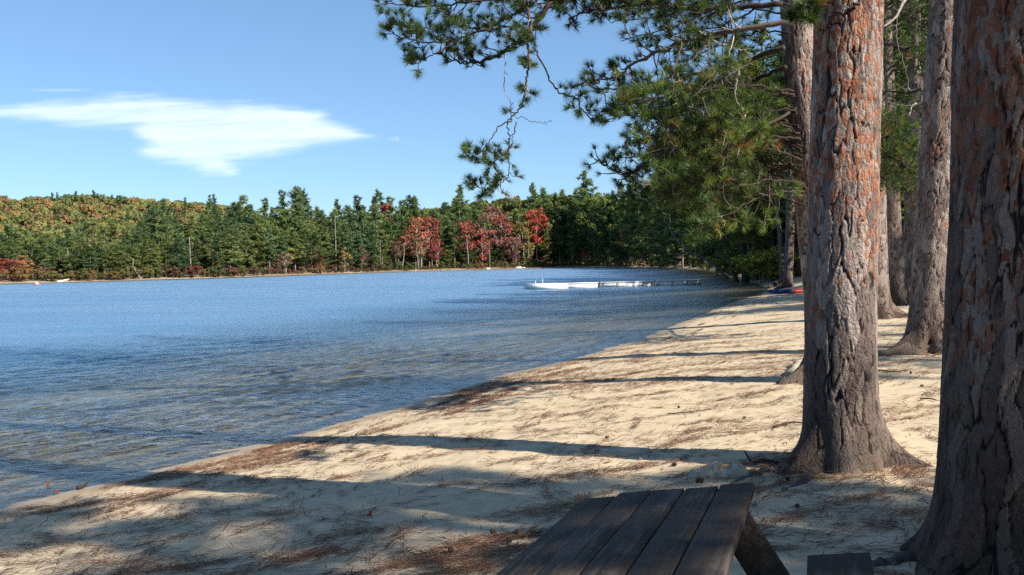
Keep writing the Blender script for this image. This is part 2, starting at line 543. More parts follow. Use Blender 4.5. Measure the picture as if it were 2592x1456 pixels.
def wood_mat(name, ca, cb, worn, scale=1.0):
    """weathered planks: grain runs along local Y, streaks of worn grey"""
    m, nt, out = mat_new(name); g = NT(nt)
    P = g.objco()
    v = g.attr('v').outputs['Fac']
    Pg = g.mapping(P, (38 * scale, 1.6 * scale, 38 * scale))
    Pv = g.n('ShaderNodeVectorMath', operation='ADD'); g.put(Pv.inputs[0], Pg)
    cm = g.n('ShaderNodeCombineXYZ'); g.put(cm.inputs[0], g.math('MULTIPLY', v, 57.0)); g.put(cm.inputs[1], g.math('MULTIPLY', v, 23.0)); g.put(Pv.inputs[1], cm.outputs[0])
    gr = g.noise(Pv.outputs[0], 1.0, 5, .65, .3)
    bl = g.noise(g.mapping(P, (6, 1.5, 6)), 1.0, 4, .6)
    c = g.mix(gr, ca, cb)
    c = g.mix(g.math('MULTIPLY', v, .5), c, g.mix(1.0, c, (1.5, 1.45, 1.4), 'MULTIPLY'))
    wf = g.math('MULTIPLY', g.rng(bl, .44, .66), g.rng(gr, .38, .6))
    c = g.mix(g.math('MULTIPLY', wf, .65), c, worn)
    spk = g.noise(P, 90, 2)
    c = g.mix(g.rng(spk, .68, .75, 0, .5), c, (.30, .27, .22))
    g.link(g.bsdf(c, g.rng(bl, .3, .7, .7, .9), g.bump(gr, .6, .004), spec=.12), out.inputs[0])
    return m


M_TABLE = wood_mat('weathered_dark_plank', (.026, .020, .016), (.062, .050, .042), (.20, .165, .14))
M_TABLE_LEG = wood_mat('dark_stained_lumber', (.022, .016, .012), (.05, .038, .030), (.11, .088, .07))


def simple(name, ca, cb, scale, rough=.6, spec=.3, bumpd=0.0):
    m, nt, out = mat_new(name); g = NT(nt)
    P = g.objco(); f = g.noise(P, scale, 5, .6)
    nb = g.bump(f, .6, bumpd) if bumpd else None
    g.link(g.bsdf(g.mix(g.rng(f, .3, .7), ca, cb), rough, nb, spec), out.inputs[0])
    return m


M_DOCKWHITE = simple('white_dock_paint', (.62, .61, .58), (.86, .86, .84), 1.4, .5)
M_DOCKDIRTY = simple('stained_dock_skirt', (.26, .22, .17), (.80, .79, .76), .9, .6)
M_METAL = simple('dark_dock_pipe', (.06, .055, .05), (.15, .14, .13), 4, .5)
M_RED = simple('red_plastic', (.25, .015, .015), (.32, .025, .022), 5, .35, .5)
M_BLUE = simple('blue_plastic', (.012, .025, .10), (.018, .04, .15), 5, .35, .5)
M_ORANGE = simple('orange_plastic', (.65, .16, .05), (.75, .24, .10), 3, .4)
M_WHITE = simple('white_plastic', (.75, .72, .70), (.85, .84, .82), 3, .4)
M_BLEACH = simple('bleached_wood', (.36, .33, .29), (.60, .57, .52), 6, .8, .2, .02)
M_ROCK = simple('pale_root_wood', (.20, .175, .13), (.40, .36, .28), 16, .9, .15, .03)
M_CONE = simple('pine_cone_scales', (.05, .032, .022), (.14, .09, .06), 60, .8, .2, .006)
M_REDLEAF = simple('dry_red_leaf', (.26, .035, .02), (.36, .07, .035), 30, .6)
M_NEEDLE_LITTER, nt, out = mat_new('fallen_brown_needles'); g = NT(nt)
g.link(g.bsdf(g.ramp(g.attr('v').outputs['Fac'], [(0, (.075, .042, .028)), (.5, (.17, .085, .048)), (.85, (.28, .15, .085)), (1, (.40, .28, .16))]), .8, spec=.15), out.inputs[0])

# hill canopy: colour straight from an attribute (each crown its own autumn colour)
M_HILL, nt, out = mat_new('autumn_canopy'); g = NT(nt)
c = g.attr('col').outputs['Color']
d = g.n('ShaderNodeBsdfDiffuse'); g.put(d.inputs[0], c)
t = g.n('ShaderNodeBsdfTranslucent'); g.put(t.inputs[0], c)
mx = g.n('ShaderNodeMixShader'); mx.inputs[0].default_value = .25
g.link(d.outputs[0], mx.inputs[1]); g.link(t.outputs[0], mx.inputs[2]); g.link(mx.outputs[0], out.inputs[0])

# ------------------------------------------------------------------ world, sun
SUN_EL, SUN_H = R(36), np.array([.82, -.57])
world = bpy.data.worlds.new('World'); scene.world = world; world.use_nodes = True
nt = world.node_tree
sky = nt.nodes.new('ShaderNodeTexSky'); sky.sky_type = 'NISHITA'; sky.sun_disc = False
sky.sun_elevation = SUN_EL
sky.sun_rotation = math.atan2(SUN_H[0], SUN_H[1])
sky.altitude = 250; sky.air_density = .9; sky.dust_density = .1; sky.ozone_density = 3.0
gm = nt.nodes.new('ShaderNodeGamma'); gm.inputs[1].default_value = .7; nt.links.new(sky.outputs[0], gm.inputs[0])
tint = nt.nodes.new('ShaderNodeMix'); tint.data_type = 'RGBA'; tint.blend_type = 'MULTIPLY'; tint.inputs[0].default_value = 1
nt.links.new(gm.outputs[0], tint.inputs[6]); tint.inputs[7].default_value = (.88, 1.16, 1.40, 1)
bg = nt.nodes['Background']; nt.links.new(tint.outputs[2], bg.inputs[0]); bg.inputs[1].default_value = .09
sun = bpy.data.lights.new('sun', 'SUN'); sun.energy = 4.6; sun.angle = R(.53); sun.color = (1, .94, .84)
so = bpy.data.objects.new('sun', sun); COL.objects.link(so)
sd = Vector((SUN_H[0] * math.cos(SUN_EL), SUN_H[1] * math.cos(SUN_EL), math.sin(SUN_EL)))
so.rotation_euler = sd.to_track_quat('Z', 'Y').to_euler(); so.location = (30, -20, 40)
scene.view_settings.view_transform = 'Standard'; scene.view_settings.look = 'None'
scene.view_settings.exposure = 1.08; scene.view_settings.gamma = 1; scene.view_settings.use_curve_mapping = False
scene.cycles.transparent_max_bounces = 24; scene.cycles.max_bounces = 6
scene.cycles.use_denoising = False
scene.cycles.sample_clamp_indirect = 3.0; scene.cycles.sample_clamp_direct = 8.0; scene.cycles.caustics_reflective = False; scene.cycles.caustics_refractive = False

# ------------------------------------------------------------------ ground sheet
gx = graded(-1500, -8, 7, 1500, .075, 1.11); gy = graded(-400, 2.4, 17, 1500, .075, 1.09)
X, Y = np.meshgrid(gx, gy); S = sdf(X, Y); Z = height(X, Y, S)
nx, ny = len(gx), len(gy)
idx = np.arange(nx * ny).reshape(ny, nx)
Q = np.stack([idx[:-1, :-1], idx[:-1, 1:], idx[1:, 1:], idx[1:, :-1]], -1).reshape(-1, 4)
farland = sstep(60, 75, Y)
floor = np.maximum(sstep(11.0, 17.0, S + 3 * (fbm(X * .3, Y * .3, 3) - .5)), farland * sstep(1.0, 2.2, S + 1.2 * (fbm(X * .05, Y * .05, 9) - .5)))
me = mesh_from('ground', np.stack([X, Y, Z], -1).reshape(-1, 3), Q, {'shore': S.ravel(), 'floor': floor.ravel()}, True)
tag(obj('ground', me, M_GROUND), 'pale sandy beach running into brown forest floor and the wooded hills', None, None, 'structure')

# water sheet with low wave trains rolling in along the beach
wx = graded(-460, -12, 3, 120, .065, 1.03); wy = graded(-110, 7, 21, 420, .065, 1.022)
X, Y = np.meshgrid(wx, wy); S = sdf(X, Y)
ph = (-S) * 2 * math.pi / .75 + 3.0 * fbm(X * .16, Y * .16, 41, 2)
env = sstep(-8, -2, S) * sstep(.1, -1.0, S) * sstep(45, 20, Y)
Zw = .014 * env * (np.sin(ph) + .4 * np.sin(2 * ph + 1)) * (.3 + 1.2 * fbm(X * .6, Y * .6, 47, 2))
spc = np.maximum(np.abs(np.gradient(wx))[None, :], np.abs(np.gradient(wy))[:, None]) + 0 * X
r3 = np.random.default_rng(16)
wv = np.zeros(X.shape)
for k in range(30):                                    # wind ripples, short crested, running toward the beach
    lam = .26 * 1.07 ** k; a_ = r3.normal(R(118), .6); kk_ = 2 * math.pi / lam
    mk = (spc < .42 * lam) & (S < .5) & (Y > -5); x_, y_ = X[mk], Y[mk]
    wx2 = x_ + .4 * lam * (vnoise(x_ / lam * .4, y_ / lam * .4, 90 + k) - .5)
    wv[mk] += 0.015 * lam * min(1, .5 / lam) ** 1.6 * sstep(.42, .25, spc[mk] / lam) * np.sin(kk_ * (wx2 * math.cos(a_) + y_ * math.sin(a_)) + r3.uniform(0, 6.28)) * (.2 + 1.6 * vnoise(x_ / lam * .23 + k, y_ / lam * .23, 130 + k))
Zw = Zw + wv * (.25 + .75 * sstep(-.4, -4.5, S)) * (.6 + .7 * fbm(X * .12, Y * .25, 3, 3))
nx, ny = len(wx), len(wy); idx = np.arange(nx * ny).reshape(ny, nx)
Q = np.stack([idx[:-1, :-1], idx[:-1, 1:], idx[1:, 1:], idx[1:, :-1]], -1).reshape(-1, 4)
keep = (S.ravel()[Q] < np.maximum(1.0, .02 * np.abs(Y).ravel()[Q])).any(1)
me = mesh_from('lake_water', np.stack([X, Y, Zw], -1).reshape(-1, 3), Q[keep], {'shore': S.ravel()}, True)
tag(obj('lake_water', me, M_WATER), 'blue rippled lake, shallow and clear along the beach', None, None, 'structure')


# ------------------------------------------------------------------ bark trunks
def trunk_mesh(name, P, rad, zs_fine, zs_coarse, nth, seed, flare=.9, lobes=(3, 5), cells=17, cv=.26, roots=(), crk=.06):
    """P(z)->centre (local coords), rad(z)->radius. Displaced plates and fissures are real relief."""
    zs = np.concatenate([zs_fine, zs_coarse]); nz = len(zs)
    th = np.linspace(0, 2 * math.pi, nth, endpoint=False)
    TH, ZZ = np.meshgrid(th, zs)
    r = rad(ZZ)
    rs = np.random.default_rng(seed)
    ph = rs.uniform(0, 6.28, 4)
    lob = .55 + .25 * np.cos(lobes[0] * TH + ph[0]) + .2 * np.cos(lobes[1] * TH + ph[1]) + .1 * np.cos(9 * TH + ph[2])
    for (a, w, amt) in roots:
        da = np.angle(np.exp(1j * (TH - a)))
        lob = lob + amt * np.exp(-(da / w) ** 2)
    zc = np.maximum(ZZ, 0)
    r = r * (1 + flare * np.clip(lob, .05, 5) * np.exp(-zc / .17) + .07 * np.exp(-zc / .6))
    r = r * (1 + .03 * (fbm(np.cos(TH) * 1.5 + 5, ZZ * .9 + np.sin(TH) * 1.5, seed, 3) - .5) * 2)
    # plates: stretched cells, periodic around the trunk
    u = TH / (2 * math.pi) * cells + 1.0 * (fbm(ZZ * 3.2 + 9, np.cos(TH) * 3, seed + 3, 3) - .5) * 2
    vv = ZZ / cv + 1.0 * (fbm(np.cos(TH) * 3, ZZ * 2.2 + np.sin(TH) * 3, seed + 7, 3) - .5) * 2
    iu, iv = np.floor(u), np.floor(vv)
    f1 = np.full(u.shape, 9.0); f2 = np.full(u.shape, 9.0); pl = np.zeros(u.shape)
    for du in (-1, 0, 1):
        for dv in (-1, 0, 1):
            cu, cvv = iu + du, iv + dv
            cm = np.mod(cu, cells)
            jx = cu + _hash(cm, cvv, seed + 11); jy = cvv + _hash(cm, cvv, seed + 12)
            d = np.hypot((u - jx) * 1.0, (vv - jy) * .8)
            n_ = _hash(cm, cvv, seed + 13)
            closer = d < f1
            f2 = np.where(closer, f1, np.minimum(f2, d)); pl = np.where(closer, n_, pl); f1 = np.where(closer, d, f1)
    wmod = .04 + .13 * fbm(np.cos(TH) * 4 + ZZ, ZZ * 1.6 + np.sin(TH) * 4, seed + 21, 3)
    crack = 1 - sstep(0.0, 1.0, (f2 - f1) / wmod)
    crack = crack * sstep(.34, .60, fbm(np.cos(TH) * 3.5 + 3, ZZ * 2.1 + np.sin(TH) * 3.5, seed + 31, 3) + crk)
    r = r - .016 * crack + .005 * (pl - .5) + .007 * (fbm(np.cos(TH) * 14, ZZ * 16 + np.sin(TH) * 14, seed + 41, 3) - .5)
    C = P(zs)
    V = np.stack([C[:, None, 0] + r * np.cos(TH), C[:, None, 1] + r * np.sin(TH), np.broadcast_to(C[:, None, 2], r.shape)], -1).reshape(-1, 3)
    i = np.arange(nz - 1)[:, None] * nth; j = np.arange(nth)[None]; j2 = (j + 1) % nth
    Q = np.stack([i + j, i + j2, i + nth + j2, i + nth + j], -1).reshape(-1, 4)
    return mesh_from(name, V, Q, {'crack': crack.ravel(), 'plate': pl.ravel()}, True)


def pine_from_picture(label, cpts, D, diam_px, mat, seed, top_z=17.0, nth=120, dz=.025, fine_to=5.0, flare=.9, roots=(), cells=17, cv=.26, group='big pines on the beach', crk=.14):
    """cpts: (px, py) down the trunk axis, last one at the ground"""
    base = hit(*cpts[-1]) if D is None else at(cpts[-1][0], cpts[-1][1], D)
    base[2] = hgt(base[0], base[1])
    Dd = float(np.dot(base - CAM, _f))
    pts = [at(a, b, Dd) for a, b in cpts[:-1]][::-1]
    zz = [-.3, 0.0] + [p[2] - base[2] for p in pts]
    xx = [0.0, 0.0] + [p[0] - base[0] for p in pts]
    slope = (xx[-1] - xx[-2]) / (zz[-1] - zz[-2])
    zz.append(top_z); xx.append(xx[-1] + slope * .5 * (top_z - zz[-2]))
    zz, xx = np.array(zz), np.array(xx)
    r0 = diam_px / F * Dd / 2

    def P(z): return np.stack([np.interp(z, zz, xx), 0 * z, z], -1)
    def rad(z): return r0 * np.interp(z, [-.3, 0, 2, 6, top_z], [1.02, 1.02, 1, .95, .25])
    fine = np.arange(-.3, fine_to, dz); coarse = np.arange(fine_to + .2, top_z, .25)
    t = thing('red_pine', label, 'pine tree', base, 0, group)
    obj('trunk', trunk_mesh('trunk', P, rad, fine, coarse, nth, seed, flare, (3, 5), cells, cv, roots, crk), mat, t)
    return t, base, Dd, lambda z: base + np.array([np.interp(z, zz, xx), 0, z])


# ------------------------------------------------------------------ needle tufts and twigs
def tufts(P, A, rad, N, width, v, rs, spread=.95, flat=0.0, ax=.75):
    """P (m,3) positions, A (m,3) axes -> needle triangles"""
    P = np.asarray(P); A = unit(A); m_ = len(P)
    d = rs.normal(size=(m_, N, 3)); d = unit(d)
    d = unit(A[:, None] * ax + d * spread)
    if flat: d[..., 2] *= (1 - flat); d = unit(d)
    L = np.asarray(rad).reshape(-1, 1) * rs.uniform(.7, 1.1, (m_, N))
    w = unit(np.cross(d, rs.normal(size=d.shape))) * (width / 2)
    base = P[:, None] - A[:, None] * (np.asarray(rad).reshape(-1, 1, 1) * rs.uniform(0, .35, (m_, N, 1)))
    tip = base + d * L[..., None]
    V = np.stack([base - w, base + w, tip], 2).reshape(-1, 3)
    T = np.arange(m_ * N * 3).reshape(-1, 3)
    vv = np.clip(np.repeat(np.asarray(v), N) + rs.normal(0, .07, m_ * N), 0, 1)
    return V, T, np.repeat(vv, 3)


def limb(parent, base, pts, r0, r1, rs, dens=1.0, twig=.55, droop=.1, tr=.15, bare=0.0, wood_v=.28, N=58, w=.0058, start=.15, tone=.42, up=.35, name='limb'):
    """a limb of a pine through given points: wood tube + twigs (part) and needle tufts (sub-part)"""
    P = smooth_path(pts, max(12, 6 * len(pts)))
    jit = rs.normal(0, .006 if bare >= .8 else .012, P.shape); jit[0] = 0
    P = P + jit
    n = len(P)
    mb = MB()
    rr = np.linspace(r0, r1, n)
    mb.tube(P - base, rr, 7, wood_v)
    seg = np.linalg.norm(np.diff(P, axis=0), axis=1); cum = np.concatenate([[0], np.cumsum(seg)]); Ltot = cum[-1]
    TP, TA, TV, TR = [], [], [], []
    T = unit(np.gradient(P, axis=0))
    nt_ = int(Ltot * 9.0 * dens)
    for k in range(nt_):
        s = rs.uniform(start, 1.0) * Ltot
        i = min(int(np.searchsorted(cum, s)), n - 1)
        p = P[i]; t = T[i]
        lat = unit(np.cross(t, rs.normal(size=3)))
        d = unit(lat * rs.uniform(.5, 1.0) + t * rs.uniform(.2, .8) + np.array([0, 0, -droop]))
        L = twig * rs.uniform(.35, 1.15) * (1.1 - .5 * s / Ltot)
        m_ = 6
        q = [p]; dd = d.copy()
        for _ in range(m_):
            dd = unit(dd + rs.normal(0, .24, 3) + np.array([0, 0, up * .5]))
            q.append(q[-1] + dd * L / m_)
        q = np.array(q)
        pale = wood_v + (rs.uniform(.25, .6) if rs.random() < .22 else rs.uniform(-.15, .15))
        mb.tube(q - base, np.linspace(max(.006, min(r0 * .4, .012)), .004, len(q)), 4, float(np.clip(pale, 0, 1)), False)
        if rs.random() < bare: continue
        tv = tone + rs.normal(0, .19)
        if rs.random() < .018: tv = 1.0
        TP.append(q[-1]); TA.append(dd); TV.append(tv); TR.append(tr * rs.uniform(.8, 1.15))
        for f in (.62, .82):
            if rs.random() < .55:
                j = int(f * m_); a = unit(q[j + 1] - q[j])
                # short side shoot
                sdv = unit(np.cross(a, rs.normal(size=3)) + a * .6 + np.array([0, 0, up]))
                e = q[j] + sdv * L * rs.uniform(.12, .3)
                mb.tube(np.array([q[j], (q[j] + e) / 2 + rs.normal(0, .008, 3), e]) - base, [.004, .0035, .003], 4, float(np.clip(pale, 0, 1)), False)
                TP.append(e); TA.append(sdv); TV.append(tv + rs.normal(0, .06)); TR.append(tr * rs.uniform(.7, 1.0))
    lo = obj(name, mb.mesh('limb', True), M_TWIG, parent)
    if TP:
        V, Tt, vv = tufts(np.array(TP) - base, np.array(TA), np.array(TR), N, w, TV, rs, ax=1.05)
        obj('needles', mesh_from('needles', V, Tt, {'v': vv}), M_NEEDLE, lo)
    return lo


def crown(parent, rs, axis, z0, z1, rmax, nb=34, clumps=8, N=12, tl=.42, w=.035, droop=.05, tone=.4, name='crown', mat=None, sparse=1.0, local=True):
    """procedural pine crown: whorled limbs with tufted sprays; axis(z)->centre in local coords"""
    mb = MB(); TP, TA, TV = [], [], []
    for k in range(nb):
        t = (k + rs.uniform(0, 1)) / nb
        z = z0 + (z1 - z0) * t
        c = axis(z)
        az = rs.uniform(0, 6.283)
        prof = (math.sin(math.pi * min(1, .18 + .85 * t)) ** .8) * rs.uniform(.55, 1.15)
        L = max(.4, rmax * prof)
        d = np.array([math.cos(az), math.sin(az), rs.uniform(-.12, .35)])
        q = [c]
        dd = d / np.linalg.norm(d); mseg = 7
        for _ in range(mseg):
            dd = unit(dd + rs.normal(0, .12, 3) + np.array([0, 0, .05 - droop]))
            q.append(q[-1] + dd * L / mseg)
        q = np.array(q)
        mb.tube(q, np.linspace(.055, .012, len(q)), 5, .4, False)
        for _ in range(int(clumps * sparse * (.5 + L / rmax))):
            f = rs.uniform(.3, 1.0) * mseg; i = min(int(f), mseg - 1)
            b = q[i] + (q[i + 1] - q[i]) * (f - i)
            off = rs.normal(0, .24 * L / 2.2 + .1, 3) * np.array([1, 1, .45])
            TP.append(b + off); TA.append(unit(off + np.array([0, 0, .35]) + dd * .3)); TV.append(tone + rs.normal(0, .13))
    V, T, vv = tufts(np.array(TP), np.array(TA), np.full(len(TP), tl), N, w, TV, rs)
    nw = sum(len(q) for q in mb.Q) + sum(len(q) for q in mb.T)
    mb.add(V, T, None, vv)
    me = mb.mesh('crown')
    me.materials.append(mat or M_NEEDLE); me.materials.append(M_TWIG)
    mi = np.zeros(len(me.polygons), np.int32); mi[len(T):] = 1       # triangles come first, wood quads after
    me.polygons.foreach_set('material_index', mi)
    return obj(name, me, None, parent)


# ---- the big pines in the foreground
rA = np.random.default_rng(101)
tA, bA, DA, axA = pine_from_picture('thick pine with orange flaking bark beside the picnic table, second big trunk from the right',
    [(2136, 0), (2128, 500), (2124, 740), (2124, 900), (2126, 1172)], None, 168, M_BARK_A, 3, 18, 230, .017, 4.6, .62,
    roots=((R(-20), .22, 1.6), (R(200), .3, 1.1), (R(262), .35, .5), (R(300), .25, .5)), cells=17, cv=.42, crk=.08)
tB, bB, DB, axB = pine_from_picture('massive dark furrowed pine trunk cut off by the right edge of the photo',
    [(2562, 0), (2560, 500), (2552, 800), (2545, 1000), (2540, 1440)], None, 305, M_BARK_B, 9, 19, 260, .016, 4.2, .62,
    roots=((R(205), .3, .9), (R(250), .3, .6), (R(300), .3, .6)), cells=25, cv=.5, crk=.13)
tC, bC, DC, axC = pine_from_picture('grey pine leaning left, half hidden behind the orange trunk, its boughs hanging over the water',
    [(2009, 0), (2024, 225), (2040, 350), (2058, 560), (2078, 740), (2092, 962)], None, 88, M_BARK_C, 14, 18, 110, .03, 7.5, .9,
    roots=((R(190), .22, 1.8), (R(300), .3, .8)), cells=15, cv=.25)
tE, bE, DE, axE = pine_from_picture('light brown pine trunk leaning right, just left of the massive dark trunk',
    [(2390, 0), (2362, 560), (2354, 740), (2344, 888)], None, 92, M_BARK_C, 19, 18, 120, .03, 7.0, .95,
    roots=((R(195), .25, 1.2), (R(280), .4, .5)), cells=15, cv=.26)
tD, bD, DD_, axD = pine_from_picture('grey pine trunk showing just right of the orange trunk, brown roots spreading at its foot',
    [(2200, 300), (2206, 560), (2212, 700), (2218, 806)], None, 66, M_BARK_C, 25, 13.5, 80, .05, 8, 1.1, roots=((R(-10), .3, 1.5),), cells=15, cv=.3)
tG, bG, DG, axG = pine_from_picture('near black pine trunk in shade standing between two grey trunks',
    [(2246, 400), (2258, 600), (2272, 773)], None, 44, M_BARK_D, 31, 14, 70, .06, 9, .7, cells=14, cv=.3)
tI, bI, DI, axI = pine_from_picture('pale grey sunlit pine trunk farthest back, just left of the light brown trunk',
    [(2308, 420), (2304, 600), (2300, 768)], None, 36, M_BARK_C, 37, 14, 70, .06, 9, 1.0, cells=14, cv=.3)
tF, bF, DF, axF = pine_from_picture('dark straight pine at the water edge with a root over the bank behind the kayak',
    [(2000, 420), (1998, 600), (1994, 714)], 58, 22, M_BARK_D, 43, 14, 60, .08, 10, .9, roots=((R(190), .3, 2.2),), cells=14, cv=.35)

for (t, b, ax, z0, z1, rm, sd_) in ((tA, bA, axA, 9.5, 18.2, 3.0, 1), (tB, bB, axB, 10.5, 19, 3.0, 2), (tC, bC, axC, 9.0, 18, 3.2, 3),
                                    (tE, bE, axE, 8.5, 18, 3.0, 4), (tD, bD, axD, 7.5, 13.5, 2.6, 5), (tG, bG, axG, 7.5, 14, 2.6, 6), (tI, bI, axI, 8, 14, 2.6, 7), (tF, bF, axF, 6, 13.5, 3.4, 8)):
    crown(t, np.random.default_rng(500 + sd_), (lambda a, b_: (lambda z: a(z) - b_))(ax, b), z0, z1, rm, sparse=.32)

# exposed roots of the big trunks
def root(parent, base, pix, r0, r1, mat, lift=.01):
    pts = []
    for k, (a, b) in enumerate(pix):
        p = hit(a, b); pts.append(p + np.array([0, 0, lift]))
    P = smooth_path(pts, 26); rs = np.random.default_rng(int(pix[0][0]))
    P += rs.normal(0, .006, P.shape)
    mb = MB(); mb.tube(P - base, np.linspace(r0, r1, len(P)) * (1 + .15 * rs.normal(size=len(P))), 10, .62)
    obj('root', mb.mesh('root', True), mat, parent)

root(tC, bC, [(2075, 925), (2040, 922), (2015, 935), (1998, 955), (1988, 972)], .10, .045, M_ROCK, .03)
root(tA, bA, [(2020, 1180), (1960, 1192), (1900, 1203), (1850, 1225)], .05, .015, M_TWIG, -.005)
root(tA, bA, [(2060, 1195), (2030, 1222), (1990, 1240), (1930, 1262)], .05, .012, M_TWIG, -.012)
root(tB, bB, [(2400, 1415), (2330, 1410), (2250, 1424), (2200, 1432)], .06, .02, M_TWIG, .0)
root(tF, bF, [(1985, 716), (1965, 722), (1948, 731)], .3, .12, M_TWIG, .1)

# overhanging boughs of the leaning grey pine
rs = np.random.default_rng(77)
def LB(tree, base, pix, r0, r1, **kw):
    return limb(tree, base, [at(a, b, d) for a, b, d in pix], r0, r1, rs, **kw)

T_, B_ = tC, bC
LB(T_, B_, [(2005, -150, 11.6), (1750, -80, 11.9), (1500, -30, 12.2), (1400, 0, 12.4), (1378, 32, 12.4), (1331, 90, 12.5), (1288, 126, 12.6), (1234, 151, 12.7), (1198, 158, 12.8), (1152, 155, 12.9), (1116, 137, 12.9)], .06, .008, dens=1.1, start=.36, twig=.45, tone=.33)
LB(T_, B_, [(1331, 90, 12.5), (1313, 65, 12.5), (1241, 75, 12.4), (1188, 86, 12.3), (1144, 104, 12.2), (1073, 108, 12.1), (1008, 95, 12.0), (983, 60, 12.0)], .02, .006, dens=1.7, twig=.36, tone=.28)
LB(T_, B_, [(1144, 104, 12.2), (1116, 129, 12.2), (1080, 147, 12.2), (1051, 158, 12.1), (1022, 140, 12.1)], .012, .005, dens=1.5, twig=.22, start=.4, tone=.26)
LB(T_, B_, [(1400, -40, 12.8), (1331, 21, 12.8), (1223, 68, 12.9), (1152, 61, 13.0), (1065, 72, 13.0), (1011, 61, 13.0)], .022, .006, dens=2.0, twig=.38, tone=.3)
LB(T_, B_, [(1420, -60, 12.0), (1300, -10, 12.0), (1150, 12, 12.0), (1050, 18, 12.0), (972, 6, 12.0)], .02, .006, dens=2.2, twig=.38, tone=.3)
LB(T_, B_, [(1337, -30, 12.2), (1338, 43, 12.2), (1344, 79, 12.2), (1337, 111, 12.2), (1338, 158, 12.2), (1333, 205, 12.2), (1328, 244, 12.2), (1313, 277, 12.2), (1292, 302, 12.2)], .024, .010, dens=1.25, twig=.30, droop=.35, tone=.3, wood_v=.6)
LB(T_, B_, [(1292, 302, 12.2), (1263, 323, 12.2), (1234, 363, 12.1), (1213, 388, 12.1), (1184, 392, 12.1)], .010, .005, dens=1.7, tr=.13, N=48, twig=.26, start=.62, tone=.26)
LB(T_, B_, [(1292, 302, 12.2), (1285, 316, 12.2), (1290, 345, 12.2), (1288, 395, 12.2), (1288, 442, 12.2), (1267, 467, 12.2), (1234, 478, 12.2), (1198, 474, 12.2)], .011, .006, dens=1.6, tr=.13, N=48, twig=.30, start=.55, tone=.26)
LB(T_, B_, [(1306, 309, 12.2), (1299, 345, 12.1), (1292, 374, 12.1), (1262, 400, 12.1), (1240, 425, 12.1)], .009, .005, dens=2.1, tr=.13, N=48, twig=.30, start=.5, tone=.26)
LB(T_, B_, [(1277, 137, 12.5), (1279, 173, 12.5), (1276, 223, 12.5), (1292, 259, 12.4), (1294, 296, 12.3)], .008, .005, dens=.25, twig=.2, bare=1.0, wood_v=.95)
LB(T_, B_, [(1306, 295, 12.2), (1340, 306, 12.2), (1375, 312, 12.2), (1398, 306, 12.2)], .005, .003, dens=.0)
LB(T_, B_, [(1350, 120, 12.3), (1364, 144, 12.3), (1400, 216, 12.3), (1421, 237, 12.2), (1457, 248, 12.2), (1480, 285, 12.2), (1520, 290, 12.2), (1560, 276, 12.2)], .014, .006, dens=1.3, twig=.32, start=.35, tone=.32)
LB(T_, B_, [(2008, 56, 11.35), (1880, 75, 11.5), (1727, 108, 12.0), (1612, 155, 12.2), (1560, 195, 12.3), (1500, 205, 12.4)], .040, .010, dens=2.0, twig=.6, start=.2, wood_v=.66, tone=.4)
LB(T_, B_, [(1995, 235, 11.5), (1880, 290, 11.8), (1780, 320, 12.0), (1709, 325, 12.1), (1648, 290, 12.2), (1576, 237, 12.3)], .035, .009, dens=2.0, twig=.5, start=.2, tone=.42)
LB(T_, B_, [(2004, 330, 11.5), (1850, 350, 12.2), (1750, 372, 12.8), (1660, 405, 13.2), (1590, 442, 13.5), (1545, 428, 13.6), (1512, 405, 13.6)], .035, .007, dens=1.6, twig=.45, start=.3, tone=.30)
LB(T_, B_, [(1980, 10, 11.5), (1820, 20, 11.9), (1650, 10, 12.2), (1520, 25, 12.5), (1440, 45, 12.6)], .04, .009, dens=2.2, twig=.55, start=.25, tone=.42)
LB(T_, B_, [(1985, 120, 11.6), (1850, 165, 12.1), (1720, 195, 12.6), (1600, 222, 13.0), (1500, 225, 13.2)], .035, .008, dens=2.0, twig=.55, start=.2, tone=.40)
LB(T_, B_, [(1988, 170, 11.6), (1880, 215, 12.6), (1800, 245, 13.2), (1690, 255, 13.8)], .03, .008, dens=2.2, twig=.6, start=.2, tone=.38)
LB(T_, B_, [(1997, 285, 11.3), (1920, 325, 10.6), (1862, 375, 10.2), (1828, 405, 10.0)], .022, .007, dens=1.6, twig=.35, start=.45, tone=.72, tr=.14)
LB(T_, B_, [(2005, 350, 11.6), (1930, 365, 11.2), (1870, 395, 11.0), (1800, 440, 10.9), (1740, 470, 10.8)], .025, .007, dens=1.9, twig=.5, start=.2, tone=.5)
LB(T_, B_, [(2010, 420, 11.6), (1930, 445, 12.2), (1850, 475, 12.8), (1760, 505, 13.3), (1680, 480, 13.5)], .03, .007, dens=2.0, twig=.55, start=.2, tone=.38)
LB(T_, B_, [(1995, 270, 11.6), (1950, 280, 12.5), (1880, 260, 13.5), (1760, 270, 14.5), (1640, 330, 15.0), (1580, 360, 15.0)], .03, .008, dens=2.0, twig=.6, start=.2, tone=.33)
LB(T_, B_, [(1870, 180, 11.2), (1862, 225, 11.1), (1866, 260, 11.1), (1886, 292, 11.0), (1850, 318, 11.0), (1832, 352, 11.0), (1826, 395, 11.0)], .013, .006, dens=.6, twig=.3, bare=.85, wood_v=.85)
LB(T_, B_, [(1712, 355, 11.3), (1690, 410, 11.3), (1684, 470, 11.3)], .010, .004, dens=.6, twig=.25, bare=.9, wood_v=.85)
LB(T_, B_, [(1885, 430, 11.3), (1890, 470, 11.3), (1915, 480, 11.3)], .006, .003, dens=.3, bare=1.0, wood_v=.9)
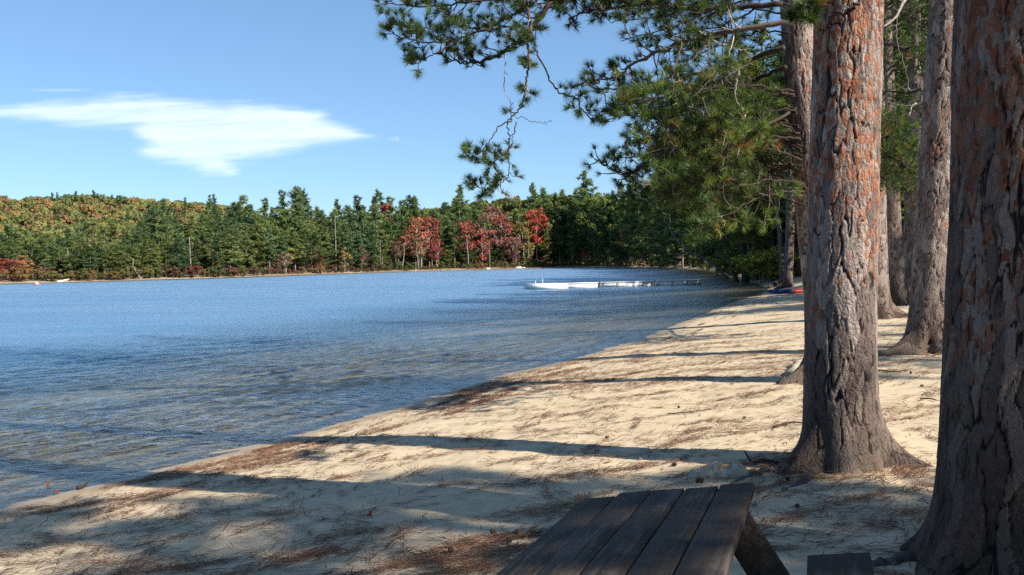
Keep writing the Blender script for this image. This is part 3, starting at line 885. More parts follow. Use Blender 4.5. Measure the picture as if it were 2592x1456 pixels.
# more boughs filling the space between the sky and the grey leaning pine
rs2 = np.random.default_rng(314)
for k in range(32):
    y0 = rs2.uniform(-60, 470) if k < 12 else rs2.uniform(230, 560); x1 = rs2.uniform(1500, 1790) + max(0, y0 - 250) * .35; d1 = rs2.uniform(9.8, 15.5)
    x0 = np.interp(y0, [-150, 0, 225, 350, 560], [2000, 2009, 2024, 2040, 2058]) - 15
    y1 = y0 + rs2.uniform(-40, 110)
    rs = rs2
    LB(T_, B_, [(x0, y0, 11.5), (x0 * .7 + x1 * .3, y0 * .7 + y1 * .3 - 25, 11.5 * .7 + d1 * .3), (x0 * .35 + x1 * .65, y0 * .35 + y1 * .65 - 15, 11.5 * .35 + d1 * .65), (x1, y1, d1)], .014, .006, dens=1.5, twig=.62, start=.2, tone=(.60 if d1 < 11.6 else .24) + rs2.normal(0, .05))  # rear boughs get darker needles: shade inside the mass put into colour
for k in range(9):
    x0 = rs2.uniform(1700, 1960); y0 = rs2.uniform(-130, 20); x1 = x0 - rs2.uniform(230, 420); y1 = y0 + rs2.uniform(20, 130); d1 = rs2.uniform(11.0, 14.5)
    LB(T_, B_, [(x0, y0, d1 - .5), (x0 * .6 + x1 * .4, y0 * .6 + y1 * .4 + 15, d1 - .2), (x1, y1, d1)], .016, .006, dens=1.2, twig=.5, start=.0, tone=.32 + rs2.normal(0, .06))
for k in range(5):
    x0 = rs2.uniform(1680, 1960); y0 = rs2.uniform(60, 430); d1 = rs2.uniform(9.9, 11.0)
    LB(T_, B_, [(x0, y0, d1), (x0 + rs2.uniform(-20, 20), y0 + 35, d1), (x0 + rs2.uniform(-45, 25), y0 + 75, d1), (x0 + rs2.uniform(-70, 20), y0 + rs2.uniform(95, 135), d1)], .009, .004, dens=.3, twig=.25, bare=1.0, wood_v=.7)
# twigs on the other trunks
LB(tA, bA, [(2095, 64, DA - .14), (2110, 40, DA - .5), (2160, 20, DA - .6), (2180, -20, DA - .6)], .022, .01, dens=.0, wood_v=.25)
LB(tA, bA, [(2066, -32, DA - .03), (2052, 10, DA - .7), (2040, 35, DA - 1.0)], .012, .006, dens=3.0, twig=.2, start=.5, tone=.3, tr=.1)
LB(tE, bE, [(2340, -60, DE), (2290, 0, DE - .3), (2270, 40, DE - .4), (2235, 68, DE - .5)], .035, .015, dens=.2, bare=1.0, wood_v=.9)
LB(tE, bE, [(2330, 225, DE), (2300, 235, DE + .3), (2250, 232, DE + .6), (2220, 236, DE + 1)], .02, .008, dens=.3, bare=1.0, wood_v=.3)
LB(tE, bE, [(2330, 260, DE), (2308, 270, DE - .3), (2302, 295, DE - .4)], .02, .008, dens=.4, bare=1.0, wood_v=.9)
LB(tE, bE, [(2271, 40, DE - .4), (2270, 100, DE - .4), (2288, 165, DE - .4), (2299, 212, DE - .4), (2290, 238, DE - .4)], .010, .005, dens=.7, twig=.3, bare=1.0, wood_v=.8)
for k, (a0, b0, a1, b1, dd) in enumerate(((2215, 120, 2330, 150, 22), (2215, 250, 2335, 290, 23), (2215, 330, 2320, 380, 20), (2215, 400, 2320, 455, 19), (2225, 455, 2310, 480, 20), (2215, 30, 2335, 60, 24))):
    LB(tD, bD, [(a0 - 20, b0 - 20, DD_), ((a0 + a1) / 2, b0, dd), (a1, b1, dd), (a1 + 30, b1 + 40, dd)], .03, .01, dens=3.2, twig=.75, start=.1, tone=.55 if k in (2, 3, 4) else .35, tr=.16, N=34, w=.007)


# ------------------------------------------------------------------ distant tree kinds (built once, copied)
def far_pine(seed, H, rmax, z0f, nb, sprays, N, tl, w):
    rs = np.random.default_rng(seed)
    mb = MB()
    bend = rs.normal(0, .25, 2)
    zs = np.linspace(-.5, H * .97, 9)
    mb.tube(np.stack([bend[0] * (zs / H) ** 2 * 2, bend[1] * (zs / H) ** 2 * 2, zs], -1), np.linspace(.26, .04, 9), 6, .5)
    P, A, V_ = [], [], []
    for k in range(nb):
        t = (k + rs.uniform(0, .9)) / nb
        z = H * (z0f + (1 - z0f) * t)
        az = rs.uniform(0, 6.283)
        prof = (1 - t) ** .75 * (.55 + .45 * min(1, t * 5)) + .05
        L = rmax * prof * rs.uniform(.5, 1.25)
        cx, cy = bend * (z / H) ** 2 * 2
        rise = rs.uniform(-.05, .35) + .5 * t
        ns = max(2, int(sprays * (L / rmax) ** .7 * 1.3))
        shade = rs.normal(0, .14)
        for q in range(ns):
            f = rs.uniform(.25, 1.0)
            o = rs.normal(0, .16 * L + .12, 2)
            P.append([cx + math.cos(az) * L * f + o[0], cy + math.sin(az) * L * f + o[1], z + rise * L * f * f + rs.normal(0, .13)])
            A.append([math.cos(az) * .7, math.sin(az) * .7, .45 + .5 * t]); V_.append(.5 + shade + rs.normal(0, .13))
    P.append([bend[0] * 2, bend[1] * 2, H]); A.append([0, 0, 1]); V_.append(.5)
    V, T, vv = tufts(np.array(P), np.array(A), np.full(len(P), tl), N, w, V_, rs, 1.0, .35)
    return mb.mesh('pine_trunk', True), mesh_from('pine_crown', V, T, {'v': vv})


def broadleaf(seed, H, rx, z0f, nclump, per, leaf, trunks=1, tr=.16):
    rs = np.random.default_rng(seed)
    mb = MB()
    for k in range(trunks):
        a = rs.uniform(0, 6.28); ln = rs.uniform(.02, .14) if trunks > 1 else rs.uniform(0, .06)
        z = np.linspace(-.4, H * .85, 8)
        b = .25 * k
        mb.tube(np.stack([b * math.cos(a) + math.cos(a) * ln * z + .1 * np.sin(z * .7 + a), b * math.sin(a) + math.sin(a) * ln * z, z], -1), np.linspace(tr, .03, 8), 6, .5)
    P, Nn, V_ = [], [], []
    for k in range(nclump):
        t = rs.uniform(0, 1)
        z = H * (z0f + (1 - z0f) * t)
        rr = rx * (math.sin(math.pi * min(.97, .15 + .8 * t)) ** .6) * math.sqrt(rs.uniform(0.05, 1))
        az = rs.uniform(0, 6.283)
        c = np.array([rr * math.cos(az), rr * math.sin(az), z])
        limbp = np.stack([np.linspace(0, c[0], 4), np.linspace(0, c[1], 4), np.linspace(max(.2 * H, z - rr * .9), z, 4)], -1)
        mb.tube(limbp, np.linspace(tr * .35, .015, 4), 4, .5, False)
        cr = rs.uniform(.28, .5) * rx * .75
        n = int(per * rs.uniform(.6, 1.3))
        d = unit(rs.normal(size=(n, 3))) * (rs.uniform(0.1, 1, (n, 1)) ** .45) * cr * np.array([1.15, 1.15, .62])
        P.append(c + d); Nn.append(unit(d + np.array([0, 0, .35 * cr]) + rs.normal(0, .3, (n, 3)) * cr)); V_.append(np.clip(rs.normal(.5, .16) + rs.normal(0, .14, n), 0, 1))
    P = np.concatenate(P); Nn = np.concatenate(Nn); V_ = np.concatenate(V_)
    u = unit(np.cross(Nn, rs.normal(size=Nn.shape))); w = np.cross(Nn, u)
    s = leaf * rs.uniform(.6, 1.25, (len(P), 1))
    V = np.stack([P - u * s, P + w * s * .6, P + u * s, P - w * s * .6], 1).reshape(-1, 3)
    return mb.mesh('leaf_tree_trunk', True), mesh_from('leaf_tree_crown', V, np.arange(len(P) * 4).reshape(-1, 4), {'v': np.repeat(V_, 4)})


KINDS = {}
for k in range(7):
    r_ = np.random.default_rng(900 + k)
    KINDS['pine%d' % k] = far_pine(900 + k, 22, [3.8, 4.6, 3.4, 5.0, 4.2, 3.0, 4.5][k], [.12, .22, .08, .30, .16, .06, .34][k], [58, 54, 62, 48, 58, 56, 46][k], 12, 10, 1.0, .24)
for k in range(4):
    KINDS['leaf%d' % k] = broadleaf(950 + k, 11, [3.0, 3.6, 2.6, 3.3][k], [.34, .28, .22, .4][k], [34, 40, 30, 36][k], 46, .26, [1, 2, 1, 3][k])
for k in range(3):
    KINDS['shrub%d' % k] = broadleaf(980 + k, 2.0, [1.5, 1.9, 1.2][k], .18, 14, 40, .17, 3, .03)
for k in range(3):
    KINDS['bankpine%d' % k] = far_pine(940 + k, 18, [4.2, 3.8, 4.6][k], [.08, .05, .12][k], [64, 70, 58][k], 17, 10, .55, .085)
KINDS['spruce'] = far_pine(990, 16, 2.3, .06, 60, 8, 9, .7, .2)
for v in KINDS.values():
    v[0].materials.append(M_FARTRUNK); v[1].materials.append(None)


def plant(name, kind, loc, h, label, cat, group, color=(1, 1, 1), trunkcol=(1, 1, 1), wide=1.0, rz=0.0, lean=(0, 0)):
    tm, cm = KINDS[kind]
    base_h = 22 if kind.startswith('pine') else 11 if kind.startswith('leaf') else 16 if kind == 'spruce' else 18 if kind.startswith('bankpine') else 2.0
    t = thing(name, label, cat, loc, rz, group)
    s = h / base_h
    t.scale = (s * wide, s * wide, s)
    t.rotation_euler = (lean[0], lean[1], rz)
    leafy = kind.startswith(('leaf', 'shrub'))
    if cm.materials[0] is None: cm.materials[0] = M_LEAF if leafy else M_FARPINE
    a = obj('trunk' if not kind.startswith('shrub') else 'stem', tm, None, t); a.color = (*trunkcol, 1)
    b = obj('crown' if not kind.startswith('shrub') else 'foliage', cm, None, t); b.color = (*color, 1)
    return t


# far shore line in picture coordinates: water edge row for a column
FS = np.array([(-250, 726), (0, 718.5), (60, 717), (170, 714), (300, 711), (500, 705), (700, 698), (850, 693), (1000, 688), (1200, 683), (1400, 678), (1500, 676.5), (1600, 676.5), (1700, 678.5), (1780, 684), (1835, 695)])


def far_base(px, back):
    p = on_z(px, np.interp(px, FS[:, 0], FS[:, 1]), 0)
    d = unit(p[:2] - CAM[:2]); q = p[:2] + d * back
    return np.array([q[0], q[1], hgt(q[0], q[1])])


def h_for(px, ptop, base):
    D = float(np.dot(base - CAM, _f)); return at(px, ptop, D)[2] - base[2]


SKY = np.array([(-200, 585), (0, 572), (100, 582), (180, 572), (240, 548), (300, 560), (380, 540), (420, 500), (470, 540), (520, 520), (560, 505), (580, 492), (640, 487), (690, 498), (712, 490), (760, 480), (800, 505),
                (850, 500), (880, 492), (950, 482), (1000, 500), (1040, 490), (1090, 505), (1140, 478), (1180, 490), (1220, 510), (1260, 515), (1310, 520), (1350, 470), (1400, 468), (1460, 460), (1500, 440), (1560, 465), (1640, 425), (1700, 390), (1840, 330)])
zones = [(-300, 130, 'tall far shore pine behind the red and orange maples at the left edge', 'far pines at the left edge'),
         (130, 330, 'tall far shore pine above the pale fallen log under the autumn hill', 'far pines above the fallen log'),
         (330, 560, 'far shore pine under the autumn hill, right of the leaning bare birch', 'far pines under the autumn hill'),
         (560, 800, 'dark pine breaking the skyline just right of the autumn hill', 'far pines right of the hill'),
         (800, 1010, 'dark pine on the far shore just left of the big orange red maples', 'far pines left of the red maples'),
         (1010, 1130, 'dark pine rising behind the big orange red maple on the far shore', 'far pines behind the first red maple'),
         (1130, 1400, 'tall pine rising behind the crimson maples of the far shore', 'far pines behind the crimson maples'),
         (1400, 1560, 'tall far shore pine above the white dock, right of the last red maple', 'far pines above the dock'),
         (1560, 1900, 'dark pine on the shaded far shore behind the right end of the white dock', 'far pines in the shaded corner')]


def zone(px):
    for a, b, l, gname in zones:
        if a <= px < b: return l, gname
    return zones[-1][2], zones[-1][3]


rs = np.random.default_rng(2024)
px = -60.0
count = 0
greens = [(.75, .88, .82), (1.05, 1.02, .75), (.58, .76, .78), (.9, 1.0, .75), (.62, .72, .62), (1.15, 1.1, .85), (.5, .66, .6), (.8, .95, .95)]
# three depths of pines: the front row on the bank, the second behind it, the tall skyline row at the back
for row, (step, back, frac) in enumerate(((25, 6, .62), (22, 16, .82), (21, 30, 1.0))):
    px = -70.0
    while px < 1835:
        px += step * rs.uniform(.6, 1.4)
        if row == 0 and (985 < px < 1135 or 1165 < px < 1380 or -40 < px < 95): continue
        b = far_base(px, back + rs.uniform(-3, 5))
        top = np.interp(px, SKY[:, 0], SKY[:, 1])
        wl = np.interp(px, FS[:, 0], FS[:, 1])
        hpx = (wl - top) * frac * rs.uniform(.78, 1.03)
        h = h_for(px, wl - hpx, b)
        h = float(np.clip(h, 7, 34))
        l, gname = zone(px)
        kd = 'pine%d' % rs.integers(0, 7)
        gcol = np.array(greens[rs.integers(0, 8)]) * rs.uniform(.8, 1.15)
        tc = rs.uniform(.6, 1.5)
        plant('pine_tree', kd, b, h, l, 'pine tree', gname, tuple(gcol), (tc, tc, tc), rs.uniform(.95, 1.3) * (22 / h) ** .35, rs.uniform(0, 6.28), (rs.normal(0, .02), rs.normal(0, .02)))
        count += 1
print('far pines', count)

# named skyline pines
for px_, top, kd, l in ((755, 476, 'pine1', 'tallest broad pine on the skyline right of the autumn hill'),
                        (1165, 470, 'pine4', 'tall layered pine standing between the orange red maple and the crimson maples'),
                        (1352, 466, 'pine2', 'slim pine tip standing over the last red maple on the skyline'),
                        (1492, 434, 'pine6', 'highest far pine with a bare broken crown, behind the middle of the white dock'),
                        (953, 482, 'pine5', 'narrow pine with a bent leader standing over the skyline left of the red maples'),
                        (418, 505, 'pine0', 'lone tall pine rising in front of the autumn hill')):
    b = far_base(px_, 14); h = h_for(px_, top, b)
    plant('pine_tree', kd, b, float(h), l, 'pine tree', 'skyline pines of the far shore', (.85, .95, .85), (1.1, 1, 1), .95, px_)

# broadleaf trees on the far shore: (px, back, top row, kind, colour, label)
RED, ORG, CRIM, PINK, YEL, GRN, YGRN, RUST = (.32, .085, .062), (.36, .18, .07), (.26, .068, .06), (.29, .145, .12), (.26, .205, .06), (.10, .14, .045), (.15, .18, .05), (.18, .10, .065)
B = [(-10, 5, 655, 'leaf1', RED, 'bright red maple at the very left edge of the far shore'),
     (30, 5, 655, 'leaf0', CRIM, 'crimson maple at far left beside the orange maple'),
     (62, 6, 648, 'leaf2', ORG, 'orange maple beside the crimson one at far left'),
     (105, 4, 668, 'leaf2', RUST, 'small rusty bush tree left of the pale fallen log'),
     (125, 4, 680, 'leaf2', CRIM, 'small dark red tree just left of the pale fallen log'),
     (95, 26, 600, 'leaf3', YGRN, 'yellow green broadleaf above the maples at far left'),
     (540, 9, 618, 'leaf1', YGRN, 'bright yellow green broadleaf among dark pines under the hill end'),
     (548, 3, 660, 'leaf2', ORG, 'small orange tree under the bright yellow green broadleaf'),
     (722, 3, 640, 'leaf3', (.27, .17, .10), 'tan and orange broadleaf at the waterline right of the hill'),
     (705, 3, 658, 'leaf2', RUST, 'low rusty red tree beside the tan broadleaf'),
     (805, 3, 634, 'leaf2', RED, 'small red tree among the pines left of the yellow sapling'),
     (815, 2, 662, 'leaf3', ORG, 'low orange tree at the water below the small red tree'),
     (873, 3, 628, 'leaf2', (.30, .2, .08), 'slender yellow orange sapling at the water left of the dark red tree'),
     (918, 3, 630, 'leaf2', CRIM, 'dark red tree at the water left of the bare trunks'),
     (790, 12, 585, 'leaf0', YGRN, 'yellow green broadleaf amid dark pines right of the hill'),
     (985, 28, 520, 'leaf2', RED, 'single orange red tree poking up among the pine tops'),
     (1005, 5, 610, 'leaf3', RUST, 'faded brown red tree at the left foot of the big orange red maple'),
     (1052, 8, 552, 'leaf1', (.36, .13, .075), 'big orange red maple, left one of the leading pair'),
     (1088, 10, 548, 'leaf0', RED, 'big red maple, right one of the leading pair'),
     (1062, 4, 600, 'leaf3', (.28, .17, .10), 'orange tan tree in front of the big orange red maple'),
     (1105, 5, 605, 'leaf1', CRIM, 'crimson tree low on the right side of the big red maple'),
     (1182, 8, 560, 'leaf0', (.30, .09, .07), 'leftmost of the crimson maples right of the layered pine'),
     (1232, 12, 545, 'leaf1', PINK, 'tall faded pink maple in the middle of the crimson maples'),
     (1222, 5, 590, 'leaf2', RED, 'low red maple in front of the faded pink maple'),
     (1272, 9, 540, 'leaf0', (.31, .10, .08), 'tall red maple right of the faded pink maple'),
     (1300, 5, 600, 'leaf3', PINK, 'pale pink tree low in front of the crimson maples'),
     (1306, 3, 635, 'leaf2', (.21, .06, .065), 'small magenta red tree near the water under the crimson maples'),
     (1360, 8, 527, 'leaf0', (.38, .08, .055), 'brightest red maple, last one on the right of the far shore'),
     (1330, 9, 560, 'leaf3', YEL, 'yellow broadleaf just left of the brightest red maple'),
     (1340, 3, 600, 'leaf2', YEL, 'narrow yellow tree at the water below the brightest red maple'),
     (1383, 4, 605, 'leaf2', (.25, .2, .06), 'small yellow tree right of the brightest red maple'),
     (1250, 30, 520, 'leaf3', RUST, 'brownish broadleaf crown behind the crimson maples'),
     (1120, 24, 540, 'leaf1', GRN, 'green broadleaf behind the gap between the two groups of red maples'),
     (1200, 26, 528, 'leaf0', GRN, 'green broadleaf crown above the leftmost crimson maple'),
     (1320, 26, 530, 'leaf1', YGRN, 'olive green broadleaf crown behind the crimson maples'),
     (1505, 3, 640, 'leaf2', YEL, 'small yellow tree at the shaded waterline above the dock middle'),
     (1565, 3, 640, 'leaf1', (.40, .32, .08), 'yellow bush tree at the shaded waterline right of the dock middle'),
     (1478, 3, 632, 'leaf2', RED, 'small red sapling at the waterline above the dock middle'),
     (1595, 5, 570, 'leaf3', (.36, .20, .06), 'orange tinged tree in the shaded woods above the dock'),
     (1620, 5, 600, 'leaf1', GRN, 'dark green broadleaf in the shaded corner above the dock'),
     (1450, 5, 610, 'leaf0', GRN, 'green broadleaf at the waterline above the left of the dock'),
     (640, 10, 610, 'leaf1', GRN, 'round green broadleaf under the pines right of the hill'),
     (230, 5, 640, 'leaf1', GRN, 'green broadleaf leaning over the pale fallen log'),
     (440, 8, 640, 'leaf0', GRN, 'green broadleaf low under the pines right of the leaning birch'),
     (950, 5, 655, 'leaf1', YGRN, 'light green bush tree at the water left of the big maples')]
for (px_, back, top, kd, colr, l) in B:
    b = far_base(px_, back); h = float(h_for(px_, top, b))
    plant('maple_tree' if 'maple' in l else 'broadleaf_tree', kd, b, h, l, 'tree', 'broadleaf trees of the far shore', colr, (2.0, 1.95, 1.85), rs.uniform(.85, 1.1) * (11 / h) ** .3 * (1.45 if px_ < 80 else 1), rs.uniform(0, 6.28))

# rounder broadleaf crowns standing among the pines of the far shore
px_ = 20.0
while px_ < 1560:
    px_ += rs.uniform(24, 52)
    if 1000 < px_ < 1400: continue
    b = far_base(px_, rs.uniform(8, 24)); wl = np.interp(px_, FS[:, 0], FS[:, 1]); tp = np.interp(px_, SKY[:, 0], SKY[:, 1])
    zl = 'above the pale fallen log' if px_ < 330 else 'under the right end of the autumn hill' if px_ < 640 else 'left of the big red maples' if px_ < 1010 else 'above the white dock'
    plant('broadleaf_tree', 'leaf%d' % rs.integers(0, 4), b, float(h_for(px_, wl - (wl - tp) * rs.uniform(.5, .86), b)), 'rounded green broadleaf among the far shore pines ' + zl, 'tree', 'green broadleaf trees ' + zl,
          [(.10, .15, .045), (.13, .165, .05), (.09, .125, .05), (.17, .18, .06), (.12, .15, .045)][rs.integers(0, 5)], (1.2, 1.15, 1.1), rs.uniform(.8, 1.0), px_)

# young green trees filling the shade between the trunks
px_ = -40.0
while px_ < 1680:
    px_ += rs.uniform(10, 19)
    if px_ < 118: continue
    b = far_base(px_, rs.uniform(6, 14))
    zl = 'between the pale fallen log and the leaning birch' if px_ < 361 else 'between the leaning birch and the big red maples' if px_ < 1010 else 'around the feet of the red maples' if px_ < 1390 else 'behind the white dock'
    plant('young_tree', ['leaf0', 'leaf1', 'leaf3', 'spruce'][rs.integers(0, 4)], b, rs.uniform(3.5, 7.5), 'young green tree on the far shore ' + zl, 'tree', 'young trees ' + zl, [(.07, .10, .03), (.06, .09, .035), (.09, .12, .03)][rs.integers(0, 3)], (.6, .6, .55), 1.3, px_)

# bushes along the waterline
scol = [(.13, .075, .05), (.10, .055, .04), (.15, .075, .05), (.11, .11, .045), (.12, .085, .05), (.17, .06, .045), (.09, .11, .04), (.19, .13, .06), (.08, .10, .04)]
px_ = -40.0
while px_ < 1690:
    px_ += rs.uniform(9, 20)
    if px_ < 100 and rs.random() < .6: continue
    b = far_base(px_, rs.uniform(1.2, 3.2))
    cc = scol[rs.integers(0, 9)] if 400 < px_ < 960 else [(.12, .14, .045), (.16, .13, .05), (.10, .13, .04), (.2, .12, .05)][rs.integers(0, 4)]
    if px_ > 1380: cc = [(.09, .11, .035), (.13, .13, .04), (.2, .17, .05)][rs.integers(0, 3)]
    l = ('rusty far waterside bush between the fallen log and the big maples' if px_ < 960 else 'olive waterside bush on the far shore under the red maples' if px_ < 1380 else 'dark olive waterside bush on the shaded far shore behind the dock')
    gname = 'rusty bushes along the far waterline' if px_ < 960 else 'olive bushes under the red maples' if px_ < 1380 else 'bushes in the shaded corner'
    if px_ < 130: l, gname = 'waterside bush under the maples at the far left edge', 'bushes at the far left'
    plant('waterside_bush', 'shrub%d' % rs.integers(0, 3), b, rs.uniform(1.0, 2.7), l, 'bush', gname, cc, (.9, .8, .7), rs.uniform(.9, 1.4), rs.uniform(0, 6.28))

# bare pale trunks standing at the far waterline
def bare_trunk(pix, back, w, label, name='bare_tree_trunk'):
    D = float(np.dot(far_base(pix[0][0], back) - CAM, _f))
    pts = [at(a, b, D) for a, b in pix]
    pts[0][2] = hgt(pts[0][0], pts[0][1]) - .3
    P = smooth_path(pts, 14); mb = MB()
    mb.tube(P - pts[0], np.linspace(w, w * .45, 14) * .8, 7, .84)
    r2 = np.random.default_rng(int(pix[0][0]))
    for k in range(6):
        i = r2.integers(5, 13); d = unit(np.array([r2.normal(), r2.normal() * .4, r2.uniform(-.1, .6)]))
        mb.tube(np.array([P[i], P[i] + d * .8, P[i] + d * 1.6 + [0, 0, .2]]) - pts[0], [.05, .035, .02], 4, .7, False)
    o = obj(name, mb.mesh(name, True), M_TWIG, None, pts[0])
    return tag(o, label, 'tree trunk')


bare_trunk([(361, 709), (352, 700), (342, 684), (336, 670), (338, 655)], 1.5, .26, 'pale bare birch trunk leaning left over the far waterline under the hill')
bare_trunk([(187, 700), (180, 678), (173, 655), (171, 630)], 4, .30, 'grey bare trunk curving up above the pale fallen log')
bare_trunk([(487, 697), (484, 680), (482, 660), (481, 640), (479, 600)], 3, .28, 'straight pale trunk with a thin top under the right end of the hill')
bare_trunk([(422, 690), (421, 660), (420, 625)], 5, .24, 'short straight grey trunk left of the straight pale trunk')
bare_trunk([(850, 668), (850, 630), (849, 590), (848, 545)], 7, .26, 'long straight grey pine trunk left of the yellow orange sapling')
bare_trunk([(1017, 686), (1020, 665), (1023, 640), (1022, 615)], 2, .28, 'whitest birch trunk at the left foot of the big orange red maple')
bare_trunk([(1186, 672), (1185, 650), (1183, 625), (1184, 610)], 3, .26, 'pale birch trunk below the leftmost crimson maple')
bare_trunk([(964, 670), (963, 645), (962, 610)], 5, .22, 'thin grey trunk left of the whitest birch trunk')
bare_trunk([(1093, 672), (1094, 650), (1093, 620)], 5, .22, 'thin pale trunk below the big red maple')
bare_trunk([(1240, 660), (1239, 640), (1238, 615)], 5, .22, 'thin greenish trunk below the faded pink maple')

# fallen log on the far shore
P0, P1 = far_base(145, .6), far_base(190, 2.5)
a_, b_ = at(144, 714.5, float(np.dot(P0 - CAM, _f))), at(189, 705.5, float(np.dot(P1 - CAM, _f)))
mb = MB(); Pp = smooth_path([a_ - a_, (a_ + b_) / 2 - a_ + [0, 0, .1], b_ - a_], 12); mb.tube(Pp, np.linspace(.3, .17, 12), 8, .9)
for k in (6, 8, 9):
    mb.tube(np.array([Pp[k], Pp[k] + [.3, -.3, -.7]]), [.07, .04], 4, .8)
tag(obj('fallen_log', mb.mesh('fallen_log', True), M_BLEACH, None, a_), 'pale bleached log fallen from the far shore into the water at left', 'log')
# pale rocks at the far waterline
for (px_, w_, l) in ((1235, 1.5, 'small pale rock at the far waterline under the crimson maples'), (1312, 2.4, 'larger pale flat rock at the far waterline left of the yellow tree'), (1326, 1.3, 'smallest pale rock right beside the larger flat rock')):
    b = far_base(px_, .4); r2 = np.random.default_rng(px_)
    th = np.linspace(0, 2 * math.pi, 12, endpoint=False); Vs = []
    for zf, rf in ((-.1, 1), (.25, .95), (.5, .7), (.62, .3)):
        for t_ in th: Vs.append([math.cos(t_) * rf * w_ * .6 * r2.uniform(.85, 1.15), math.sin(t_) * rf * w_ * .4 * r2.uniform(.85, 1.15), zf * w_ * .55])
    Vs.append([0, 0, .66 * w_ * .55]); Vs = np.array(Vs)
    Qs = [(r * 12 + i, r * 12 + (i + 1) % 12, (r + 1) * 12 + (i + 1) % 12, (r + 1) * 12 + i) for r in range(3) for i in range(12)]
    Ts = [(36 + i, 36 + (i + 1) % 12, 48) for i in range(12)]
    tag(obj('shore_rock', mesh_from('shore_rock', Vs, [np.array(Qs), np.array(Ts)], None, False), M_BLEACH, None, b), l, 'rock', 'pale rocks at the far waterline')

# ------------------------------------------------------------------ autumn hills: canopy as one mass, the spruces on the ridge one by one
def canopy(name, n, region, seed, cols, label):
    r2 = np.random.default_rng(seed)
    VV, QQ, CC = [], [], []; k = 0; done = 0
    while done < n:
        x, y = region(r2)
        z = hgt(x, y)
        R0 = r2.uniform(2.2, 5.6); Hc = r2.uniform(6, 13)
        m_ = 84
        d = unit(r2.normal(size=(m_, 3))); d[:, 2] = np.abs(d[:, 2]) * 1.0 - .25
        p = np.array([x, y, z + Hc - R0 * .6]) + d * R0 * r2.uniform(.65, 1.05, (m_, 1)) * np.array([1, 1, .85])
        nn = unit(d + r2.normal(0, .35, (m_, 3)))
        u = unit(np.cross(nn, r2.normal(size=(m_, 3)))); w = np.cross(nn, u)
        s = R0 * .25 * r2.uniform(.6, 1.2, (m_, 1))
        VV.append(np.stack([p - u * s, p + w * s * .7, p + u * s, p - w * s * .7], 1).reshape(-1, 3))
        c = (np.array(cols[r2.choice(len(cols))]) * .84 + np.array((.15, .165, .06)) * .14) * r2.uniform(.85, 1.12)
        CC.append(np.repeat(np.clip(c * r2.uniform(.85, 1.15, (m_, 1)), 0, 1), 4, 0)); done += 1
    V = np.concatenate(VV)
    me = mesh_from(name, V, np.arange(len(V)).reshape(-1, 4), {'col': np.concatenate(CC)})
    return tag(obj(name, me, M_HILL), label, 'forest', None, 'stuff')


hc = [(.19, .19, .06), (.235, .205, .065), (.26, .175, .06), (.29, .16, .07), (.14, .165, .06), (.155, .17, .06), (.22, .185, .08), (.12, .145, .06), (.19, .17, .065), (.235, .13, .075), (.145, .165, .06), (.13, .155, .06), (.15, .165, .065)]
def regA(r2):
    while True:
        px_ = r2.uniform(-120, 640); D = r2.uniform(330, 660)
        p = at(px_, 690, D)
        if sdf(p[:1], p[1:2])[0] > 60: return p[0], p[1]
canopy('autumn_hill_forest', 1900, regA, 5, hc, 'autumn hillside wood in yellow, orange and green behind the left far shore')
def regB(r2):
    while True:
        px_ = r2.uniform(600, 1750); D = r2.uniform(300, 560)
        p = at(px_, 690, D)
        if sdf(p[:1], p[1:2])[0] > 38: return p[0], p[1]
canopy('background_forest', 1000, regB, 6, [(.09, .13, .04), (.12, .15, .04), (.15, .17, .045), (.08, .11, .045), (.16, .15, .05), (.2, .14, .05)], 'dull green wood on the low rise behind the middle and right far shore')

ridge = [(15, 502), (45, 512), (62, 508), (138, 488), (155, 487), (172, 492), (200, 484), (212, 490), (226, 496), (243, 482), (258, 490), (272, 492), (290, 493), (300, 495), (308, 494), (118, 508), (75, 515)]
for k, (px_, top) in enumerate(ridge):
    p = at(px_, 690, 600); z = hgt(p[0], p[1]); b = np.array([p[0], p[1], z])
    h = float(np.clip(h_for(px_, top, b), 9, 22))
    left = px_ < 100
    plant('ridge_spruce', 'spruce' if k % 3 else 'pine5', b, h, 'dark spruce on the hill ridge at the far left edge of the photo' if left else 'dark pointed spruce in the clump on top of the autumn hill', 'spruce tree',
          'spruces at the left end of the ridge' if left else 'spruces on top of the autumn hill', (.6, .75, .7), (.7, .7, .7), 1.25, k)
for k, (px_, top, D) in enumerate(((150, 540, 480), (195, 545, 470), (210, 520, 540), (130, 560, 430), (60, 570, 400), (330, 530, 500), (400, 515, 540), (470, 500, 560), (535, 490, 560), (550, 488, 570))):
    p = at(px_, 690, D); b = np.array([p[0], p[1], hgt(p[0], p[1])])
    h = float(np.clip(h_for(px_, top, b), 8, 22))
    plant('hillside_spruce', 'spruce', b, h, 'dark conifer standing alone among the coloured crowns of the hillside', 'spruce tree', 'conifers scattered on the hillside', (.75, .85, .7), (.7, .7, .7), 1.2, k)

